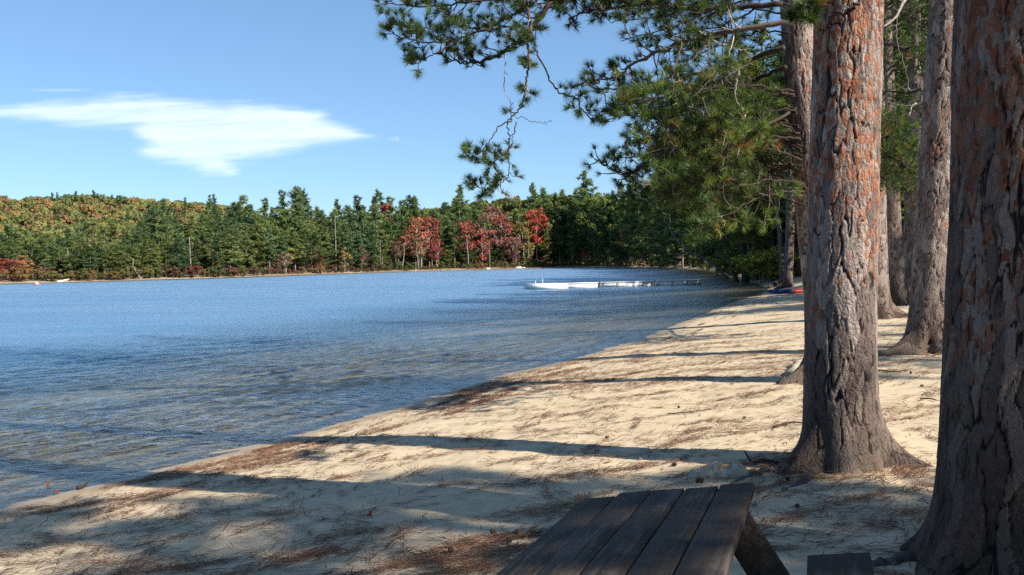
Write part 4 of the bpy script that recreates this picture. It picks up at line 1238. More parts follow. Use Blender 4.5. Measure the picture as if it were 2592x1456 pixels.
# ------------------------------------------------------------------ woods on the right shore
BANK = []
for k in range(44):
    i = rs.integers(20, 27); f = rs.random(); q = SHORE[i] * (1 - f) + SHORE[i + 1] * f
    d = unit(SHORE[i + 1] - SHORE[i]); nn_ = np.array([d[1], -d[0]])
    q = q + nn_ * rs.uniform(1.5, 14)
    if sdf(q[:1], q[1:2])[0] < 1.2 or q[1] < 56: continue
    BANK.append((q[0], q[1], rs.uniform(17, 27)))
wood_cols = [(.42, .5, .35), (.5, .55, .34), (.6, .62, .38), (.45, .52, .4)]
W = []
rs = np.random.default_rng(31)
for k in range(22):
    # strip of woods behind the right bank, from the end of the beach to the shaded corner
    px_ = rs.uniform(1560, 2060); D = rs.uniform(70, 150)
    p = at(px_, 680, D); s = sdf(p[:1], p[1:2])[0]
    if s < 2.0: continue
    W.append((p[0], p[1], rs.uniform(14, 22)))
for k in range(30):
    px_ = rs.uniform(2010, 2420); D = rs.uniform(34, 90)
    p = at(px_, 680, D); s = sdf(p[:1], p[1:2])[0]
    if s < 5: continue
    W.append((p[0], p[1], rs.uniform(13, 20)))
DOCKP = [on_z(q, 720, .3)[:2] for q in (1350, 1400, 1450, 1500, 1550, 1600, 1650, 1690, 1730, 1775)]
def sun_clear(x, y, h):
    """the dock lies in open sun: trees toward the sun from it are the lower ones"""
    for q in DOCKP:
        d = np.array([x, y]) - q; al = d @ SUN_H; pe = d @ np.array([-SUN_H[1], SUN_H[0]])
        if al > 0 and abs(pe) < 5.0: h = min(h, max(3.5, (al - 3) * .70))
    return h


# the grove goes on to the right, out of frame
GR = []
r5 = np.random.default_rng(71)
for k in range(30):
    a_ = r5.uniform(R(31), R(62)); d_ = r5.uniform(34, 110)
    GR.append((d_ * math.sin(a_), d_ * math.cos(a_), r5.uniform(12, 20)))
for (x, y, h) in W + BANK + GR:
    h = sun_clear(x, y, h)
    ppx = 1296 + F * x / y
    lbl, gn = (('tall pine in the dark woods of the right shore left of the grey leaning trunk', 'pines in the right shore woods') if ppx < 2030 else ('green pine in the grove seen between the big trunks at right', 'pines in the grove between the trunks'))
    wc = np.array(wood_cols[rs.integers(0, 4)]) * 1.25
    plant('pine_tree', 'bankpine%d' % rs.integers(0, 3), (x, y, hgt(x, y)), h, lbl, 'pine tree', gn, tuple(wc), (.45, .42, .4), rs.uniform(.9, 1.2), rs.uniform(0, 6.28))
# understory in the right woods
und = [(1640, 120, 9, 'leaf1', GRN), (1680, 112, 8, 'leaf0', (.13, .16, .04)), (1720, 104, 8, 'leaf3', (.15, .17, .04)), (1760, 97, 8, 'leaf1', (.10, .15, .04)), (1800, 92, 9, 'leaf2', (.20, .12, .04)), (1840, 88, 8, 'leaf0', (.12, .15, .04)),
       (1875, 84, 7, 'leaf1', (.28, .16, .04)), (1905, 80, 8, 'leaf3', (.14, .17, .04)), (1935, 78, 9, 'leaf0', (.30, .15, .04)), (1965, 76, 9, 'leaf1', (.26, .14, .04)), (1990, 80, 10, 'leaf3', (.16, .15, .04)), (1890, 110, 12, 'leaf0', (.34, .19, .05)),
       (1950, 105, 13, 'leaf1', (.34, .17, .05)), (1830, 120, 12, 'leaf3', (.12, .15, .04)), (1755, 130, 12, 'leaf0', (.12, .16, .04)), (1690, 150, 12, 'leaf1', (.13, .17, .05))]
for (px_, D, h, kd, cc) in und:
    p = at(px_, 685, D)
    for _ in range(40):
        if sdf(p[:1], p[1:2])[0] > 1.2: break
        p = p + np.array([.6, 0, 0])
    plant('understory_tree', kd, (p[0], p[1], hgt(p[0], p[1])), h, 'orange tinged understory tree in the right shore woods' if cc[0] > .25 else 'shaded green understory tree leaning out of the right shore woods', 'tree',
          'orange understory trees at right' if cc[0] > .25 else 'green understory trees at right', cc, (.8, .75, .7), 1.15, px_)
for k in range(34):
    px_ = rs.uniform(1640, 2000); py = np.interp(px_, [1640, 1700, 1780, 1835, 1880, 1932, 2000], [676, 678, 683, 694, 710, 720, 716]) - rs.uniform(0, 2)
    p = on_z(px_, py, 0)
    for _ in range(40):
        if sdf(p[:1], p[1:2])[0] > .5: break
        p = p + np.array([.4, .1, 0])
    near = px_ > 1860
    plant('bank_bush', 'shrub%d' % rs.integers(0, 3), (p[0], p[1], hgt(p[0], p[1])), rs.uniform(1.2, 2.6), 'yellow green bush on the bank beside the dark pine with the root' if near else 'dark bush overhanging the shaded water of the right shore', 'bush',
          'yellow green bushes by the beach end' if near else 'bushes along the shaded right bank', (.26, .25, .05) if near else (.11, .13, .04), (.6, .6, .5), 1.3, px_)

# trunks leaning out of the right bank
def lean_trunk(pix, D, w0, w1, label, v=.3, mat=None):
    pts = [at(a, b, D) for a, b in pix]; pts[0][2] = hgt(pts[0][0], pts[0][1]) - .2
    P = smooth_path(pts, 20); mb = MB(); mb.tube(P - pts[0], np.linspace(w0, w1, 20), 8, v)
    r2 = np.random.default_rng(int(pix[0][0]) + 1)
    for k in range(7):
        i = r2.integers(8, 19); d = unit(r2.normal(size=3) + [0, 0, .3])
        mb.tube(np.array([P[i], P[i] + d * .7, P[i] + d * 1.5]) - pts[0], [.045, .03, .015], 4, v, False)
    return tag(obj('leaning_trunk', mb.mesh('leaning_trunk', True), mat or M_TWIG, None, pts[0]), label, 'tree trunk')


lean_trunk([(1888, 704), (1878, 600), (1858, 520), (1842, 440), (1835, 380)], 78, .36, .16, 'dark trunk leaning left in the right woods, thickest of those left of the grey pine')
lean_trunk([(1912, 700), (1900, 650), (1892, 590), (1884, 500), (1880, 420)], 80, .2, .1, 'thinner pale trunk just right of the thick dark leaning trunk', .7)
lean_trunk([(1866, 692), (1842, 640), (1828, 590), (1800, 500)], 82, .24, .12, 'slanting grey trunk crossing low at the water edge left of the thick dark leaning trunk', .5)
lean_trunk([(1979, 700), (1976, 620), (1968, 540), (1958, 400)], 70, .22, .14, 'pinkish straight trunk just left of the dark pine with the root', .7)
lean_trunk([(1846, 668), (1800, 664), (1750, 642), (1722, 620), (1700, 585), (1694, 540)], 95, .16, .07, 'pale trunk bowing out low over the water before it turns up', .8)
for k, (a, D) in enumerate(((1815, 135), (1790, 160), (1930, 95), (1950, 88), (2025, 70), (1760, 190))):
    lean_trunk([(a, 690), (a - 3, 560), (a - 8, 400)], D, .22, .14, ['grey trunk deep in the woods left of the bowed trunk top', 'thin grey trunk behind the right end of the dock', 'dim trunk in the woods behind the pinkish trunk', 'dim second trunk beside the pinkish trunk', 'dim trunk half hidden by the grey leaning pine', 'far grey trunk in the shaded corner above the dock'][k], .4)

# trees standing beside and behind the viewpoint that throw the dappled shade
def shade_tree(x, y, z0, z1, rm, sd_, nb, clumps, label, tl=.32, N=14, w=.042):
    b = np.array([x, y, hgt(x, y)])
    t = thing('red_pine', label, 'pine tree', b, 0, 'pines beside the beach out of frame')
    rr = np.random.default_rng(sd_)
    mb = MB(); zz = np.linspace(-.3, z1 - .3, 12); mb.tube(np.stack([.02 * zz, 0 * zz, zz], -1), np.linspace(.3, .06, 12), 12, .45)
    obj('trunk', mb.mesh('trunk', True), M_TWIG, t)
    crown(t, rr, lambda z: np.array([.02 * z, 0, z]), z0, z1, rm, nb=nb, clumps=clumps, tl=tl, N=N, w=w)


def ap(a, p):
    return a * .82 + p * .57, -a * .57 + p * .82


for k, (a, p, z0, z1, rm, nb, cl) in enumerate(((11.5, 3.4, 6.5, 14.5, 3.0, 48, 15), (14, .2, 7, 16, 3.2, 50, 14), (11, -3.0, 6, 15, 3.2, 46, 13), (15.5, 4.6, 9, 15.5, 2.3, 40, 14), (19, -7, 8, 18, 3.4, 44, 12),
                                               (16, 15.5, 7.5, 15, 2.6, 32, 9), (15, 20, 6, 15, 3.0, 36, 10), (18, 26, 6, 16, 3.2, 38, 10), (17, 33, 6, 17, 3.4, 40, 11), (22, 12.8, 12, 19, 2.4, 24, 6),
                                               (12.4, 5.9, 8.6, 12.6, 1.25, 26, 9), (8, -5.5, 5, 14, 3.0, 42, 11), (9, -9, 4, 16, 3.4, 44, 11), (16, -3, 3, 16, 3.6, 48, 12),
                                               (20, 3, 3, 9, 3.2, 40, 12), (24, 8, 3, 11, 3.4, 40, 12), (14, 17.5, 5, 13, 2.8, 44, 13), (13, 23, 5, 13, 3.0, 44, 13), (15, 29.5, 5, 14, 3.0, 44, 13))):
    x, y = ap(a, p)
    shade_tree(x, y, z0, z1, rm, 700 + k, nb, cl, 'tall pine standing out of frame whose crown shades the beach')

# ------------------------------------------------------------------ picnic table
RV = ray(2068, 758); dlong = unit(RV)
rL, rR = ray(1484, 1255), ray(1910, 1222)
t_ = 1.0; s_ = t_ * np.dot(rR, dlong) / np.dot(rL, dlong)
wd = np.linalg.norm(rR * t_ - rL * s_); k_ = .735 / wd
Lc, Rc = CAM + rL * s_ * k_, CAM + rR * t_ * k_
ex = unit(Rc - Lc); ey = -dlong                # ey runs toward the viewer
ez = np.cross(ey, ex); ez = ez if ez[2] > 0 else -ez
print('table far corners', Lc, Rc, 'h over sand', Lc[2] - hgt(Lc[0], Lc[1]), Rc[2] - hgt(Rc[0], Rc[1]))
TO = (Lc + Rc) / 2                              # middle of the far edge, on the top surface
yl = -ey                                        # local +Y points away from the viewer
Mt = np.stack([ex, yl, np.cross(ex, yl)], 1)
if Mt[2, 2] < 0: Mt[:, 2] *= -1
LEN = 1.85
tbl = thing('picnic_table', 'weathered dark brown wooden picnic table in the foreground sand', 'picnic table')
org = TO - yl * LEN / 2 - Mt[:, 2] * .75
tbl.matrix_world = Matrix([[*Mt[0], org[0]], [*Mt[1], org[1]], [*Mt[2], org[2]], [0, 0, 0, 1]])
rs = np.random.default_rng(12)
pw = .735 / 5
for i in range(5):
    mb = MB(); y1 = LEN / 2 + [-.05, .012, .0, -.008, .012][i]
    mb.box((-.735 / 2 + pw * (i + .5), (y1 - LEN / 2) / 2, .75 - .019 + [-.002, .0, .001, .0, .001][i]), (pw - [.004, .004, .006, .009, .006][i], LEN / 2 + y1, .038), None, [.2, .45, .3, .5, .35][i], .004)
    obj('plank', fix_normals(mb.mesh('plank')), M_TABLE, tbl)
for sx in (-1, 1):
    for i in range(2 if False else 1):
        mb = MB(); mb.box((sx * .655, -.02, .45 - .019), (.24, LEN - .04, .038), None, .6, .004)
        obj('bench', fix_normals(mb.mesh('bench')), M_TABLE, tbl)
for sy in (-1, 1):
    yy = sy * (LEN / 2 - .27)
    mb = MB(); mb.box((0, yy, .75 - .038 - .045), (.66, .038, .088), None, .3, .003); obj('cleat', fix_normals(mb.mesh('cleat')), M_TABLE_LEG, tbl)
    mb = MB(); mb.box((0, yy - sy * .042, .45 - .038 - .072), (1.5, .038, .14), None, .3, .003); obj('seat_beam', fix_normals(mb.mesh('seat_beam')), M_TABLE_LEG, tbl)
    for sx in (-1, 1):
        a = np.array([sx * .26, yy + sy * .040, .705]); b = np.array([sx * .60, yy + sy * .040, -.02])
        d = unit(b - a); xx = unit(np.cross(np.array([0, 1.0, 0]), d))
        rot = np.stack([xx, np.array([0, 1.0, 0]), d], 1)
        mb = MB(); mb.box((a + b) / 2, (.14, .038, np.linalg.norm(b - a)), rot, .3, .003)
        obj('leg', fix_normals(mb.mesh('leg')), M_TABLE_LEG, tbl)

# ------------------------------------------------------------------ dock
Dk0, Dk1 = on_z(1352, 732.5, 0), on_z(1782, 720.5, 0)
dv = Dk1 - Dk0; dl = np.linalg.norm(dv); dv = dv / dl; dn = np.array([-dv[1], dv[0], 0])
dock = thing('swimming_dock', 'long white wooden dock standing in the lake before the shaded right shore', 'dock', Dk0, math.atan2(dv[1], dv[0]))
HD = .40
# end platform, wider than the walkway
mb = MB(); mb.box((1.25, 1.1, HD - .04), (2.7, 3.6, .08), None, .5, .01); obj('end_platform', fix_normals(mb.mesh('end_platform')), M_DOCKWHITE, dock)
mb = MB(); mb.box((1.25, -.72, .17), (2.7, .05, .37)); mb.box((-.12, 1.1, .17), (.05, 3.6, .37)); mb.box((2.62, .0, .17), (.05, 1.4, .37))
obj('platform_skirt', fix_normals(mb.mesh('platform_skirt')), M_DOCKWHITE, dock)
secs = [(2.62, 5.6), (5.7, 10.3), (10.4, dl)]
for i, (a, b) in enumerate(secs):
    mb = MB()
    n = int((b - a) / .16)
    for k in range(n):
        mb.box((a + (b - a) * (k + .5) / n, 1.35, HD - .02), ((b - a) / n - .012, 1.7, .04), None, .5)
    obj('deck_section', mb.mesh('deck_section'), M_DOCKWHITE, dock)
    mb = MB(); mb.box(((a + b) / 2, .485, HD - .03), (b - a, .05, .045)); obj('edge_board', fix_normals(mb.mesh('edge_board')), M_METAL if i == 2 else M_DOCKWHITE, dock)
    mb = MB()
    mb.box(((a + b) / 2, .535, .13), (b - a - .1, .03, .36)); obj('skirt_board', fix_normals(mb.mesh('skirt_board')), M_DOCKWHITE, dock)
for k, xq in enumerate((5.65, 5.95, 7.2, 8.6, 10.2, 10.38, 10.62, 11.9, 13.3, dl - .12)):
    mb = MB(); w = .07 if xq in (5.65, 10.38) else .035
    mb.tube(np.array([[xq, .42, -.9], [xq, .42, HD + (.1 if w > .05 else .0)]]), w, 8, .5); obj('post', mb.mesh('post', True), M_METAL, dock)
for k, (xq, yq, h) in enumerate(((.0, -.6, .3), (.75, 2.6, .35), (1.4, 2.8, .38))):
    mb = MB(); mb.tube(np.array([[xq, yq, -1.2], [xq, yq, HD + h]]), .016, 8, .5); obj('post', mb.mesh('post', True), M_METAL if k == 1 else M_WHITE, dock)

# ------------------------------------------------------------------ kayak on the sand
kp = hit(2012, 744)
kay = thing('kayak', 'blue and red plastic kayak lying on the sand behind the orange trunk', 'kayak', kp, R(4))
def hull(x0, x1, L, n=24):
    xs = np.linspace(x0, x1, n); th = np.linspace(0, 2 * math.pi, 16, endpoint=False); V = []
    for x in xs:
        t = abs(2 * x / L); w = .36 * max(.02, (1 - t ** 3.0)); zc = .15 + .05 * t ** 3; hh = .15 * max(.1, (1 - t ** 6 * .7))
        for a in th:
            cy = math.copysign(abs(math.cos(a)) ** .8, math.cos(a)); cz = math.copysign(abs(math.sin(a)) ** .7, math.sin(a))
            V.append([x, w * cy, zc + hh * cz * (1.0 if cz < 0 else .75)])
    Q = [(r * 16 + i, r * 16 + (i + 1) % 16, (r + 1) * 16 + (i + 1) % 16, (r + 1) * 16 + i) for r in range(n - 1) for i in range(16)]
    T = [tuple([len(V), (i + 1) % 16, i]) for i in range(16)]; V.append([x0, 0, .17])
    T += [tuple([len(V), (n - 1) * 16 + i, (n - 1) * 16 + (i + 1) % 16]) for i in range(16)]; V.append([x1, 0, .17])
    return fix_normals(mesh_from('hull', np.array(V), [np.array(Q), np.array(T)], None, True))
obj('bow', hull(-1.55, -.22, 3.1), M_BLUE, kay)
kh = obj('hull', hull(-.215, 1.55, 3.1), M_RED, kay)
mb = MB(); th = np.linspace(0, 2 * math.pi, 20); mb.tube(np.stack([.45 + .42 * np.cos(th), .24 * np.sin(th), np.full(20, .27)], -1), .02, 6, .2); obj('cockpit_rim', mb.mesh('cockpit_rim', True), M_METAL, kay)

# orange float on the lake far left
fb = on_z(93, 720.5, 0)
fl_ = thing('swim_float', 'tiny orange and white float on the water near the far left shore', 'float', fb)
mb = MB(); th = np.linspace(0, 2 * math.pi, 22); mb.tube(np.stack([.42 * np.cos(th), .42 * np.sin(th), np.full(22, .08)], -1), .13, 10, .5); obj('ring', mb.mesh('ring', True), M_ORANGE, fl_)
mb = MB(); mb.tube(np.array([[0, 0, .0], [0, 0, .2], [0, 0, .38], [0, 0, .46]]), [.27, .25, .17, .05], 12, .5); obj('cap', mb.mesh('cap', True), M_WHITE, fl_)

# ------------------------------------------------------------------ pale root burl, sticks, cones, leaves on the sand
def lump(name, pix0, pix1, humps, hh, depth, mat, label, cat):
    a = hit(*pix0); b = hit(*pix1); c = (a + b) / 2; L = np.linalg.norm((b - a)[:2]); dx = unit(np.array([b[0] - a[0], b[1] - a[1], 0])); dy = np.array([-dx[1], dx[0], 0])
    nx_, ny_ = 60, 30; u = np.linspace(-.5, .5, nx_); w = np.linspace(-.5, .5, ny_); U, W_ = np.meshgrid(u, w)
    hgt_ = 0
    for (cu, sw, am) in humps: hgt_ = hgt_ + am * np.exp(-((U - cu) / sw) ** 2)
    prof = np.clip(1 - (2 * W_) ** 2, 0, 1) ** .6 * np.clip(1 - (2 * U) ** 6, 0, 1)
    H_ = hh * hgt_ * prof * (1 + .35 * (fbm(U * 9 + 3, W_ * 7, 88, 4) - .5)) - .03
    V = (c + U[..., None] * L * dx + W_[..., None] * depth * dy); V[..., 2] = height(V[..., 0], V[..., 1]) + H_
    idx_ = np.arange(nx_ * ny_).reshape(ny_, nx_); Q = np.stack([idx_[:-1, :-1], idx_[:-1, 1:], idx_[1:, 1:], idx_[1:, :-1]], -1).reshape(-1, 4)
    o = obj(name, mesh_from(name, (V - c).reshape(-1, 3), Q, None, True), mat, None, c)
    return tag(o, label, cat)


lump('root_burl', (1712, 1208), (1925, 1196), ((-.22, .18, .55), (-.02, .11, .75), (.22, .13, 1.0), (.42, .1, .25)), .15, .26, M_ROCK, 'pale grey knobbly exposed root with two humps just beyond the picnic table', 'tree root')


def stick(pix, r, label, name='fallen_stick', v=.2, lift=.02, fork=None):
    pts = [hit(a, b) + np.array([0, 0, lift + (l if len(q) else 0)]) for (a, b, *q) in pix for l in [(q[0] if q else 0)]]
    P = smooth_path(pts, 14); mb = MB(); mb.tube(P - pts[0], np.linspace(r, r * .5, 14), 6, v)
    if fork:
        f = [hit(*p) + np.array([0, 0, lift + .03]) for p in fork]; mb.tube(np.array([P[7]] + f) - pts[0], np.linspace(r * .7, r * .4, len(f) + 1), 5, v)
    return tag(obj(name, mb.mesh(name, True), M_TWIG, None, pts[0]), label, 'stick')


stick([(1968, 1178), (1930, 1170), (1905, 1176), (1885, 1163, .05)], .016, 'dark forked stick lying between the pale knobbly root and the orange trunk', fork=[(1935, 1183), (1960, 1184)])
stick([(1960, 1085), (2000, 1074), (2040, 1076)], .012, 'thin dark stick in the sunlit sand just left of the orange trunk', v=.3)
stick([(1690, 1052), (1745, 1047), (1800, 1040)], .008, 'long thin twig flat on the sunlit sand left of the orange trunk', v=.3)
stick([(196, 1240), (212, 1236), (224, 1234, .04)], .02, 'short dark twig at the water edge near the lower left corner', v=.15)
stick([(2225, 940), (2262, 944), (2300, 941)], .012, 'small brown twig on the sunlit sand right of the orange trunk', v=.35)
stick([(2330, 1014), (2352, 1013), (2372, 1018)], .012, 'short dark twig on the sand touching the dark trunk', v=.25)

def cone_mesh():
    V, T = [], []
    r2 = np.random.default_rng(4)
    for k in range(70):
        t = k / 70; a = k * 2.4; rr = .022 * math.sin(math.pi * (.12 + .83 * t)) + .002; z = .055 * t
        o = np.array([math.cos(a), math.sin(a), 0]); s = np.array([-math.sin(a), math.cos(a), 0]); c = np.array([0, 0, z])
        n = len(V)
        V += [c + o * .004 - s * .007, c + o * .004 + s * .007, c + o * rr + s * .006 + [0, 0, .008], c + o * rr - s * .006 + [0, 0, .008], c + o * rr * .8 + [0, 0, -.002]]
        T += [(n, n + 1, n + 2), (n, n + 2, n + 3), (n, n + 4, n + 1), (n + 1, n + 4, n + 2), (n + 3, n + 4, n), (n + 2, n + 4, n + 3)]
    th = np.arange(8) * math.pi / 4; n = len(V)
    for z, rr in ((0, .010), (.03, .016), (.055, .006)):
        V += [[rr * math.cos(q), rr * math.sin(q), z] for q in th]
    Tq = [(n + r * 8 + i, n + r * 8 + (i + 1) % 8, n + (r + 1) * 8 + (i + 1) % 8, n + (r + 1) * 8 + i) for r in range(2) for i in range(8)]
    return mesh_from('pine_cone', np.array(V), [np.array(T), np.array(Tq)])


cm_ = cone_mesh(); cm_.materials.append(M_CONE)
rs = np.random.default_rng(55)
cones = [(1998, 1216, 'dark pine cone on the sand just left of the foot of the orange trunk'), (2010, 1199, 'pine cone tucked right against the foot of the orange trunk'), (2018, 1285, 'lone pine cone on bare sand between the picnic table and the big trunks'),
         (1762, 1224, 'left one of two cones just beyond the far edge of the table'), (1774, 1227, 'right one of two cones just beyond the far edge of the table'), (1540, 1112, 'cone on the bright sand above the long trunk shadow, left of the knobbly root'),
         (1881, 1061, 'cone on the bright sand left of the orange trunk, above the knobbly root'), (1716, 1034, 'small cone far up the bright sand in line with the table'), (1316, 1361, 'cone in a needle heap left of the table'), (1282, 1381, 'cone in the shade left of the table, lower than the heap cone'),
         (2306, 948, 'small cone on the sunlit sand between the orange and the dark trunk'), (2330, 980, 'cone on the sunlit sand close to the dark trunk'), (1256, 1357, 'pale cone in shaded sand left of the needle heap'), (1150, 1407, 'small dark cone low in the shaded sand left of the table'),
         (1700, 1180, 'cone lying in the long trunk shadow left of the knobbly root')]
for k, (a, b, l) in enumerate(cones):
    p = hit(a, b) + np.array([0, 0, .012])
    o = obj('pine_cone', cm_, None, None, p); o.rotation_euler = (rs.uniform(.6, 1.6), 0, rs.uniform(0, 6.28)); s = rs.uniform(.65, .95); o.scale = (s, s, s)
    tag(o, l, 'pine cone', 'pine cones on the sand')


def leaf_obj(px_, py_, size, label):
    p = hit(px_, py_) + np.array([0, 0, .012])
    r2 = np.random.default_rng(px_)
    n = 20; th = np.linspace(0, 2 * math.pi, n, endpoint=False)
    rr = size * (.55 + .45 * np.abs(np.cos(2.5 * th)) ** .7)
    V = [[0, 0, .01]] + [[r * math.cos(t) * .7, r * math.sin(t), .028 * abs(math.sin(t)) + .010 * r2.random()] for r, t in zip(rr, th)]
    V += [[v_[0], v_[1], v_[2] - .003] for v_ in V]
    T = [(0, 1 + i, 1 + (i + 1) % n) for i in range(n)] + [(n + 1, n + 2 + (i + 1) % n, n + 2 + i) for i in range(n)]
    o = obj('fallen_leaf', mesh_from('fallen_leaf', np.array(V), np.array(T)), M_REDLEAF, None, p); o.rotation_euler = (.5, .2, r2.uniform(0, 6))
    return tag(o, label, 'leaf', 'red leaves on the beach')


leaf_obj(1508, 1148, .03, 'curled red leaf on the bright sand above the long trunk shadow')
leaf_obj(936, 1311, .03, 'red leaf in the dappled shade left of the table')
leaf_obj(147, 1251, .022, 'small red leaf at the water edge near the lower left corner')
leaf_obj(122, 1233, .02, 'red leaf floating in the shallows near the lower left corner')

# ------------------------------------------------------------------ needle litter on the sand: uncountable
rs = np.random.default_rng(88)
cen = []
def put(x, y, ang, n, sx, sy): cen.append((x, y, ang, n, sx, sy))
for _ in range(2300):        # scattered thin streaks over the beach
    px_, py_ = rs.uniform(-50, 2450), 690 + 770 * rs.uniform(.12, 1) ** 1.0
    if py_ > 1130 and rs.random() < .55: continue
    p = on_z(px_, py_, .4)
    put(p[0], p[1], rs.normal(R(20), .6), rs.integers(4, 24), rs.uniform(.08, .4), rs.uniform(.008, .05))
for _ in range(420):        # thicker carpet farther up under the trees
    px_, py_ = rs.uniform(1150, 2420), rs.uniform(760, 960)
    p = on_z(px_, py_, .4)
    put(p[0], p[1], rs.normal(R(18), .3), rs.integers(15, 70), rs.uniform(.2, .9), rs.uniform(.02, .09))
for (px_, py_, n, sx, sy) in ((1310, 1360, 380, .22, .05), (1270, 1400, 330, .2, .05), (1390, 1290, 420, .25, .07), (1200, 1440, 300, .2, .05), (790, 1410, 240, .16, .035), (720, 1130, 150, .2, .03), (640, 1165, 200, .25, .04), (400, 1215, 280, .4, .05), (210, 1280, 260, .3, .05),
                             (330, 1262, 150, .3, .03), (1720, 1120, 190, .2, .05), (1500, 1195, 250, .4, .04), (1600, 1190, 250, .4, .05), (1800, 1188, 260, .3, .05), (1860, 1205, 220, .12, .04), (520, 1130, 120, .3, .03), (450, 1440, 220, .2, .04), (620, 1450, 180, .2, .04), (1000, 1440, 200, .3, .03),
                             (1150, 1395, 200, .22, .04), (900, 1350, 160, .25, .04), (1450, 1050, 120, .3, .03), (1650, 1000, 160, .4, .04), (1900, 1000, 180, .3, .04), (2300, 1060, 140, .25, .03), (2150, 1270, 160, .25, .03), (2290, 1300, 100, .1, .04), (2000, 1250, 120, .2, .05), (1960, 1230, 160, .25, .05)):
    p = hit(px_, py_); put(p[0], p[1], rs.normal(R(24), .12), int(n * .55), sx * 1.1, sy)
for (b_, r_, n_) in ((bA, .42, 26), (bB, .5, 26), (bE, .45, 22), (bC, .35, 16), (bD, .45, 14)):   # drifts caught at the feet of the trunks
    for _ in range(n_):
        a_ = rs.uniform(0, 6.283); q_ = r_ * rs.uniform(.8, 1.5)
        put(b_[0] + q_ * math.cos(a_), b_[1] + q_ * math.sin(a_), a_ + 1.57 + rs.normal(0, .3), rs.integers(12, 45), rs.uniform(.06, .16), rs.uniform(.015, .05))
# wrack line left by the waves
for k in range(210):
    i = rs.integers(4, 22); f = rs.random(); q = SHORE[i] * (1 - f) + SHORE[i + 1] * f; d = unit(SHORE[i + 1] - SHORE[i]); nrm_ = np.array([d[1], -d[0]])
    off = rs.choice([.55, .9, 1.35]) + rs.normal(0, .1) + .15 * math.sin(k * .7)
    q = q + nrm_ * off
    if vnoise(np.array([q[1] * .6]), np.array([off * 2]), 5)[0] < .42: continue
    put(q[0], q[1], math.atan2(d[1], d[0]) + rs.normal(0, .1), rs.integers(25, 110), rs.uniform(.15, .45), rs.uniform(.02, .06))
PX, PY, AN, VV = [], [], [], []
for (x, y, ang, n, sx, sy) in cen:
    a, b = rs.normal(0, sx, n), rs.normal(0, sy, n)
    PX.append(x + a * math.cos(ang) - b * math.sin(ang)); PY.append(y + a * math.sin(ang) + b * math.cos(ang)); AN.append(rs.normal(ang, .6, n)); VV.append(np.clip(rs.normal(.5, .2) + rs.normal(0, .15, n), 0, 1))
PX, PY, AN, VV = map(np.concatenate, (PX, PY, AN, VV))
ss = sdf(PX, PY); k_ = (ss > .25) & (PY > 1.5) & (PY < 60); PX, PY, AN, VV = PX[k_], PY[k_], AN[k_], VV[k_]
n = len(PX); L = rs.uniform(.05, .10, n); PZ = height(PX, PY) + rs.uniform(.004, .022, n)
wd_ = .0020 + .0005 * PY.clip(0, 14) * .6
dx, dy = np.cos(AN) * L, np.sin(AN) * L; wx_, wy_ = -np.sin(AN) * wd_, np.cos(AN) * wd_
bend = rs.normal(0, .012, n)
A_ = np.stack([PX - dx, PY - dy, PZ + rs.uniform(-.002, .012, n)], -1); B_2 = np.stack([PX + wx_ + bend, PY + wy_ + bend, PZ + .004], -1); C_ = np.stack([PX + dx, PY + dy, PZ + rs.uniform(-.002, .016, n)], -1); D_2 = np.stack([PX - wx_ + bend, PY - wy_ + bend, PZ + .003], -1)
V = np.stack([A_, B_2, C_, D_2], 1).reshape(-1, 3)
tag(obj('pine_needle_litter', mesh_from('pine_needle_litter', V, np.arange(n * 4).reshape(-1, 4), {'v': np.repeat(VV, 4)}), M_NEEDLE_LITTER), 'brown fallen pine needles strewn and heaped over the sand', 'pine needles', None, 'stuff')
print('litter', n)

# ------------------------------------------------------------------ cloud: a thin wavy double sheet high over the hills
CP = np.array([(-160, 285), (0, 268), (80, 258), (190, 256), (252, 250), (300, 242), (380, 243), (470, 254), (560, 262), (600, 258), (680, 263), (760, 275), (815, 283), (835, 305), (880, 318), (915, 335), (938, 347), (880, 356), (800, 365), (745, 380), (690, 398), (600, 412), (590, 440), (520, 441), (480, 425), (430, 412), (368, 402), (352, 380), (365, 355), (330, 322), (200, 316), (100, 306), (0, 300), (-160, 300)])


def poly_sd(px_, py_, P):
    best = np.full(px_.shape, 1e9); ins = np.zeros(px_.shape, bool)
    for i in range(len(P)):
        a, b = P[i], P[(i + 1) % len(P)]; e = b - a
        t = np.clip(((px_ - a[0]) * e[0] + (py_ - a[1]) * e[1]) / (e @ e), 0, 1)
        best = np.minimum(best, np.hypot(px_ - a[0] - t * e[0], (py_ - a[1] - t * e[1]) * 2.2)); c = (a[1] > py_) != (b[1] > py_)
        ins ^= c & (px_ < a[0] + (py_ - a[1]) * e[0] / (e[1] if e[1] else 1e-9))
    return np.where(ins, 1, -1) * best


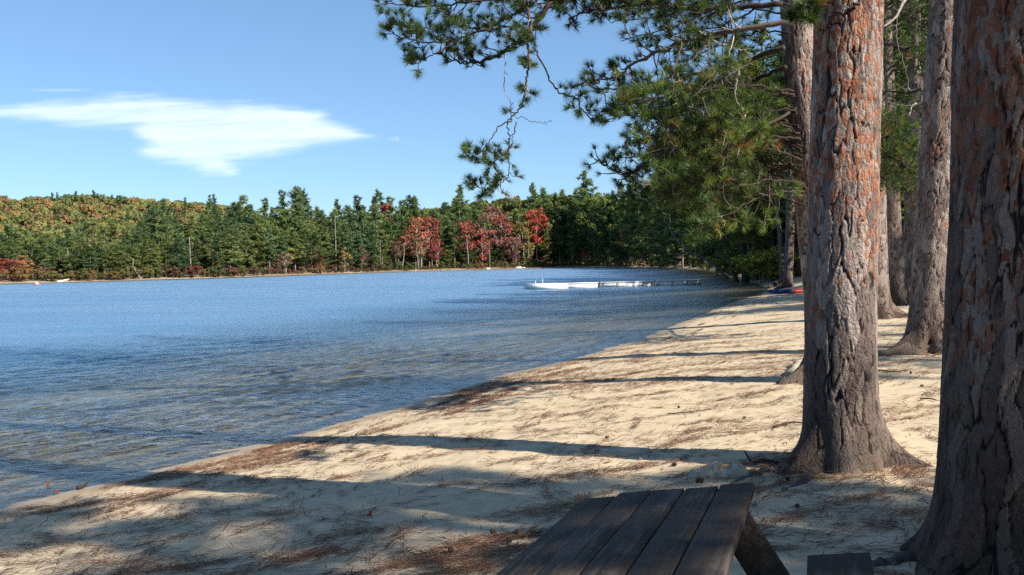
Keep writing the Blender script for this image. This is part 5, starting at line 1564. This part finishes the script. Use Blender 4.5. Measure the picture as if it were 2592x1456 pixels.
mbV, mbQ, mbA, off = [], [], [], 0
for layer, alt in enumerate((2500, 2620)):
    u = np.linspace(-180, 1010, 180); w = np.linspace(225, 470, 110); U, W_ = np.meshgrid(u, w)
    sdv = poly_sd(U, W_, CP)
    streak = fbm(U * .006 + 3 * layer, W_ * .085 + U * .004, 61 + layer, 5) - .5
    fine = fbm(U * .02, W_ * .2 + U * .012, 71 + layer, 4) - .5
    dens = sstep(-24, 60, sdv + 55 * streak + 22 * fine) * (.82 + 1.1 * streak + .5 * fine)
    w1_ = np.exp(-((U - 1010) / 22) ** 2 - ((W_ - 352) / 5) ** 2) * .25 + np.exp(-((U - 150) / 60) ** 2 - ((W_ - 228) / 4) ** 2) * .22
    dens = np.clip(dens + w1_, 0, 1)
    pts = np.empty(U.shape + (3,))
    rays = _f + (U[..., None] - 1296) / F * CX - (W_[..., None] - 728) / F * CY
    zz = alt + 60 * (fbm(U * .01, W_ * .03, 81 + layer, 3) - .5)
    pts = CAM + rays * ((zz - HC) / rays[..., 2])[..., None]
    idx_ = np.arange(U.size).reshape(U.shape); Q = np.stack([idx_[:-1, :-1], idx_[:-1, 1:], idx_[1:, 1:], idx_[1:, :-1]], -1).reshape(-1, 4)
    kk = (dens.ravel()[Q] > .03).any(1)
    mbV.append(pts.reshape(-1, 3)); mbQ.append(Q[kk] + off); mbA.append(dens.ravel()); off += U.size
Vc = np.concatenate(mbV); Qc = np.concatenate(mbQ); Ac = np.concatenate(mbA)
used = np.unique(Qc); remap = np.full(len(Vc), -1); remap[used] = np.arange(len(used)); Vc, Ac, Qc = Vc[used], Ac[used], remap[Qc]
cc_ = Vc.mean(0)
m, nt, out = mat_new('thin_cloud'); g = NT(nt)
dn_ = g.attr('dens').outputs['Fac']
tr = g.n('ShaderNodeBsdfTransparent'); df = g.n('ShaderNodeBsdfDiffuse'); tl = g.n('ShaderNodeBsdfTranslucent')
for q in (df, tl): q.inputs[0].default_value = (.95, .95, .96, 1)
mx = g.n('ShaderNodeMixShader'); mx.inputs[0].default_value = .8; g.link(df.outputs[0], mx.inputs[1]); g.link(tl.outputs[0], mx.inputs[2])
m2 = g.n('ShaderNodeMixShader'); g.put(m2.inputs[0], g.math('MULTIPLY', dn_, .30, True)); g.link(tr.outputs[0], m2.inputs[1]); g.link(mx.outputs[0], m2.inputs[2])
g.link(m2.outputs[0], out.inputs[0])
tag(obj('cloud', mesh_from('cloud', Vc - cc_, Qc, {'dens': Ac}, True), m, None, cc_), 'thin white streaky cloud in the blue sky over the autumn hill', 'cloud')
print('objects', len(bpy.data.objects))
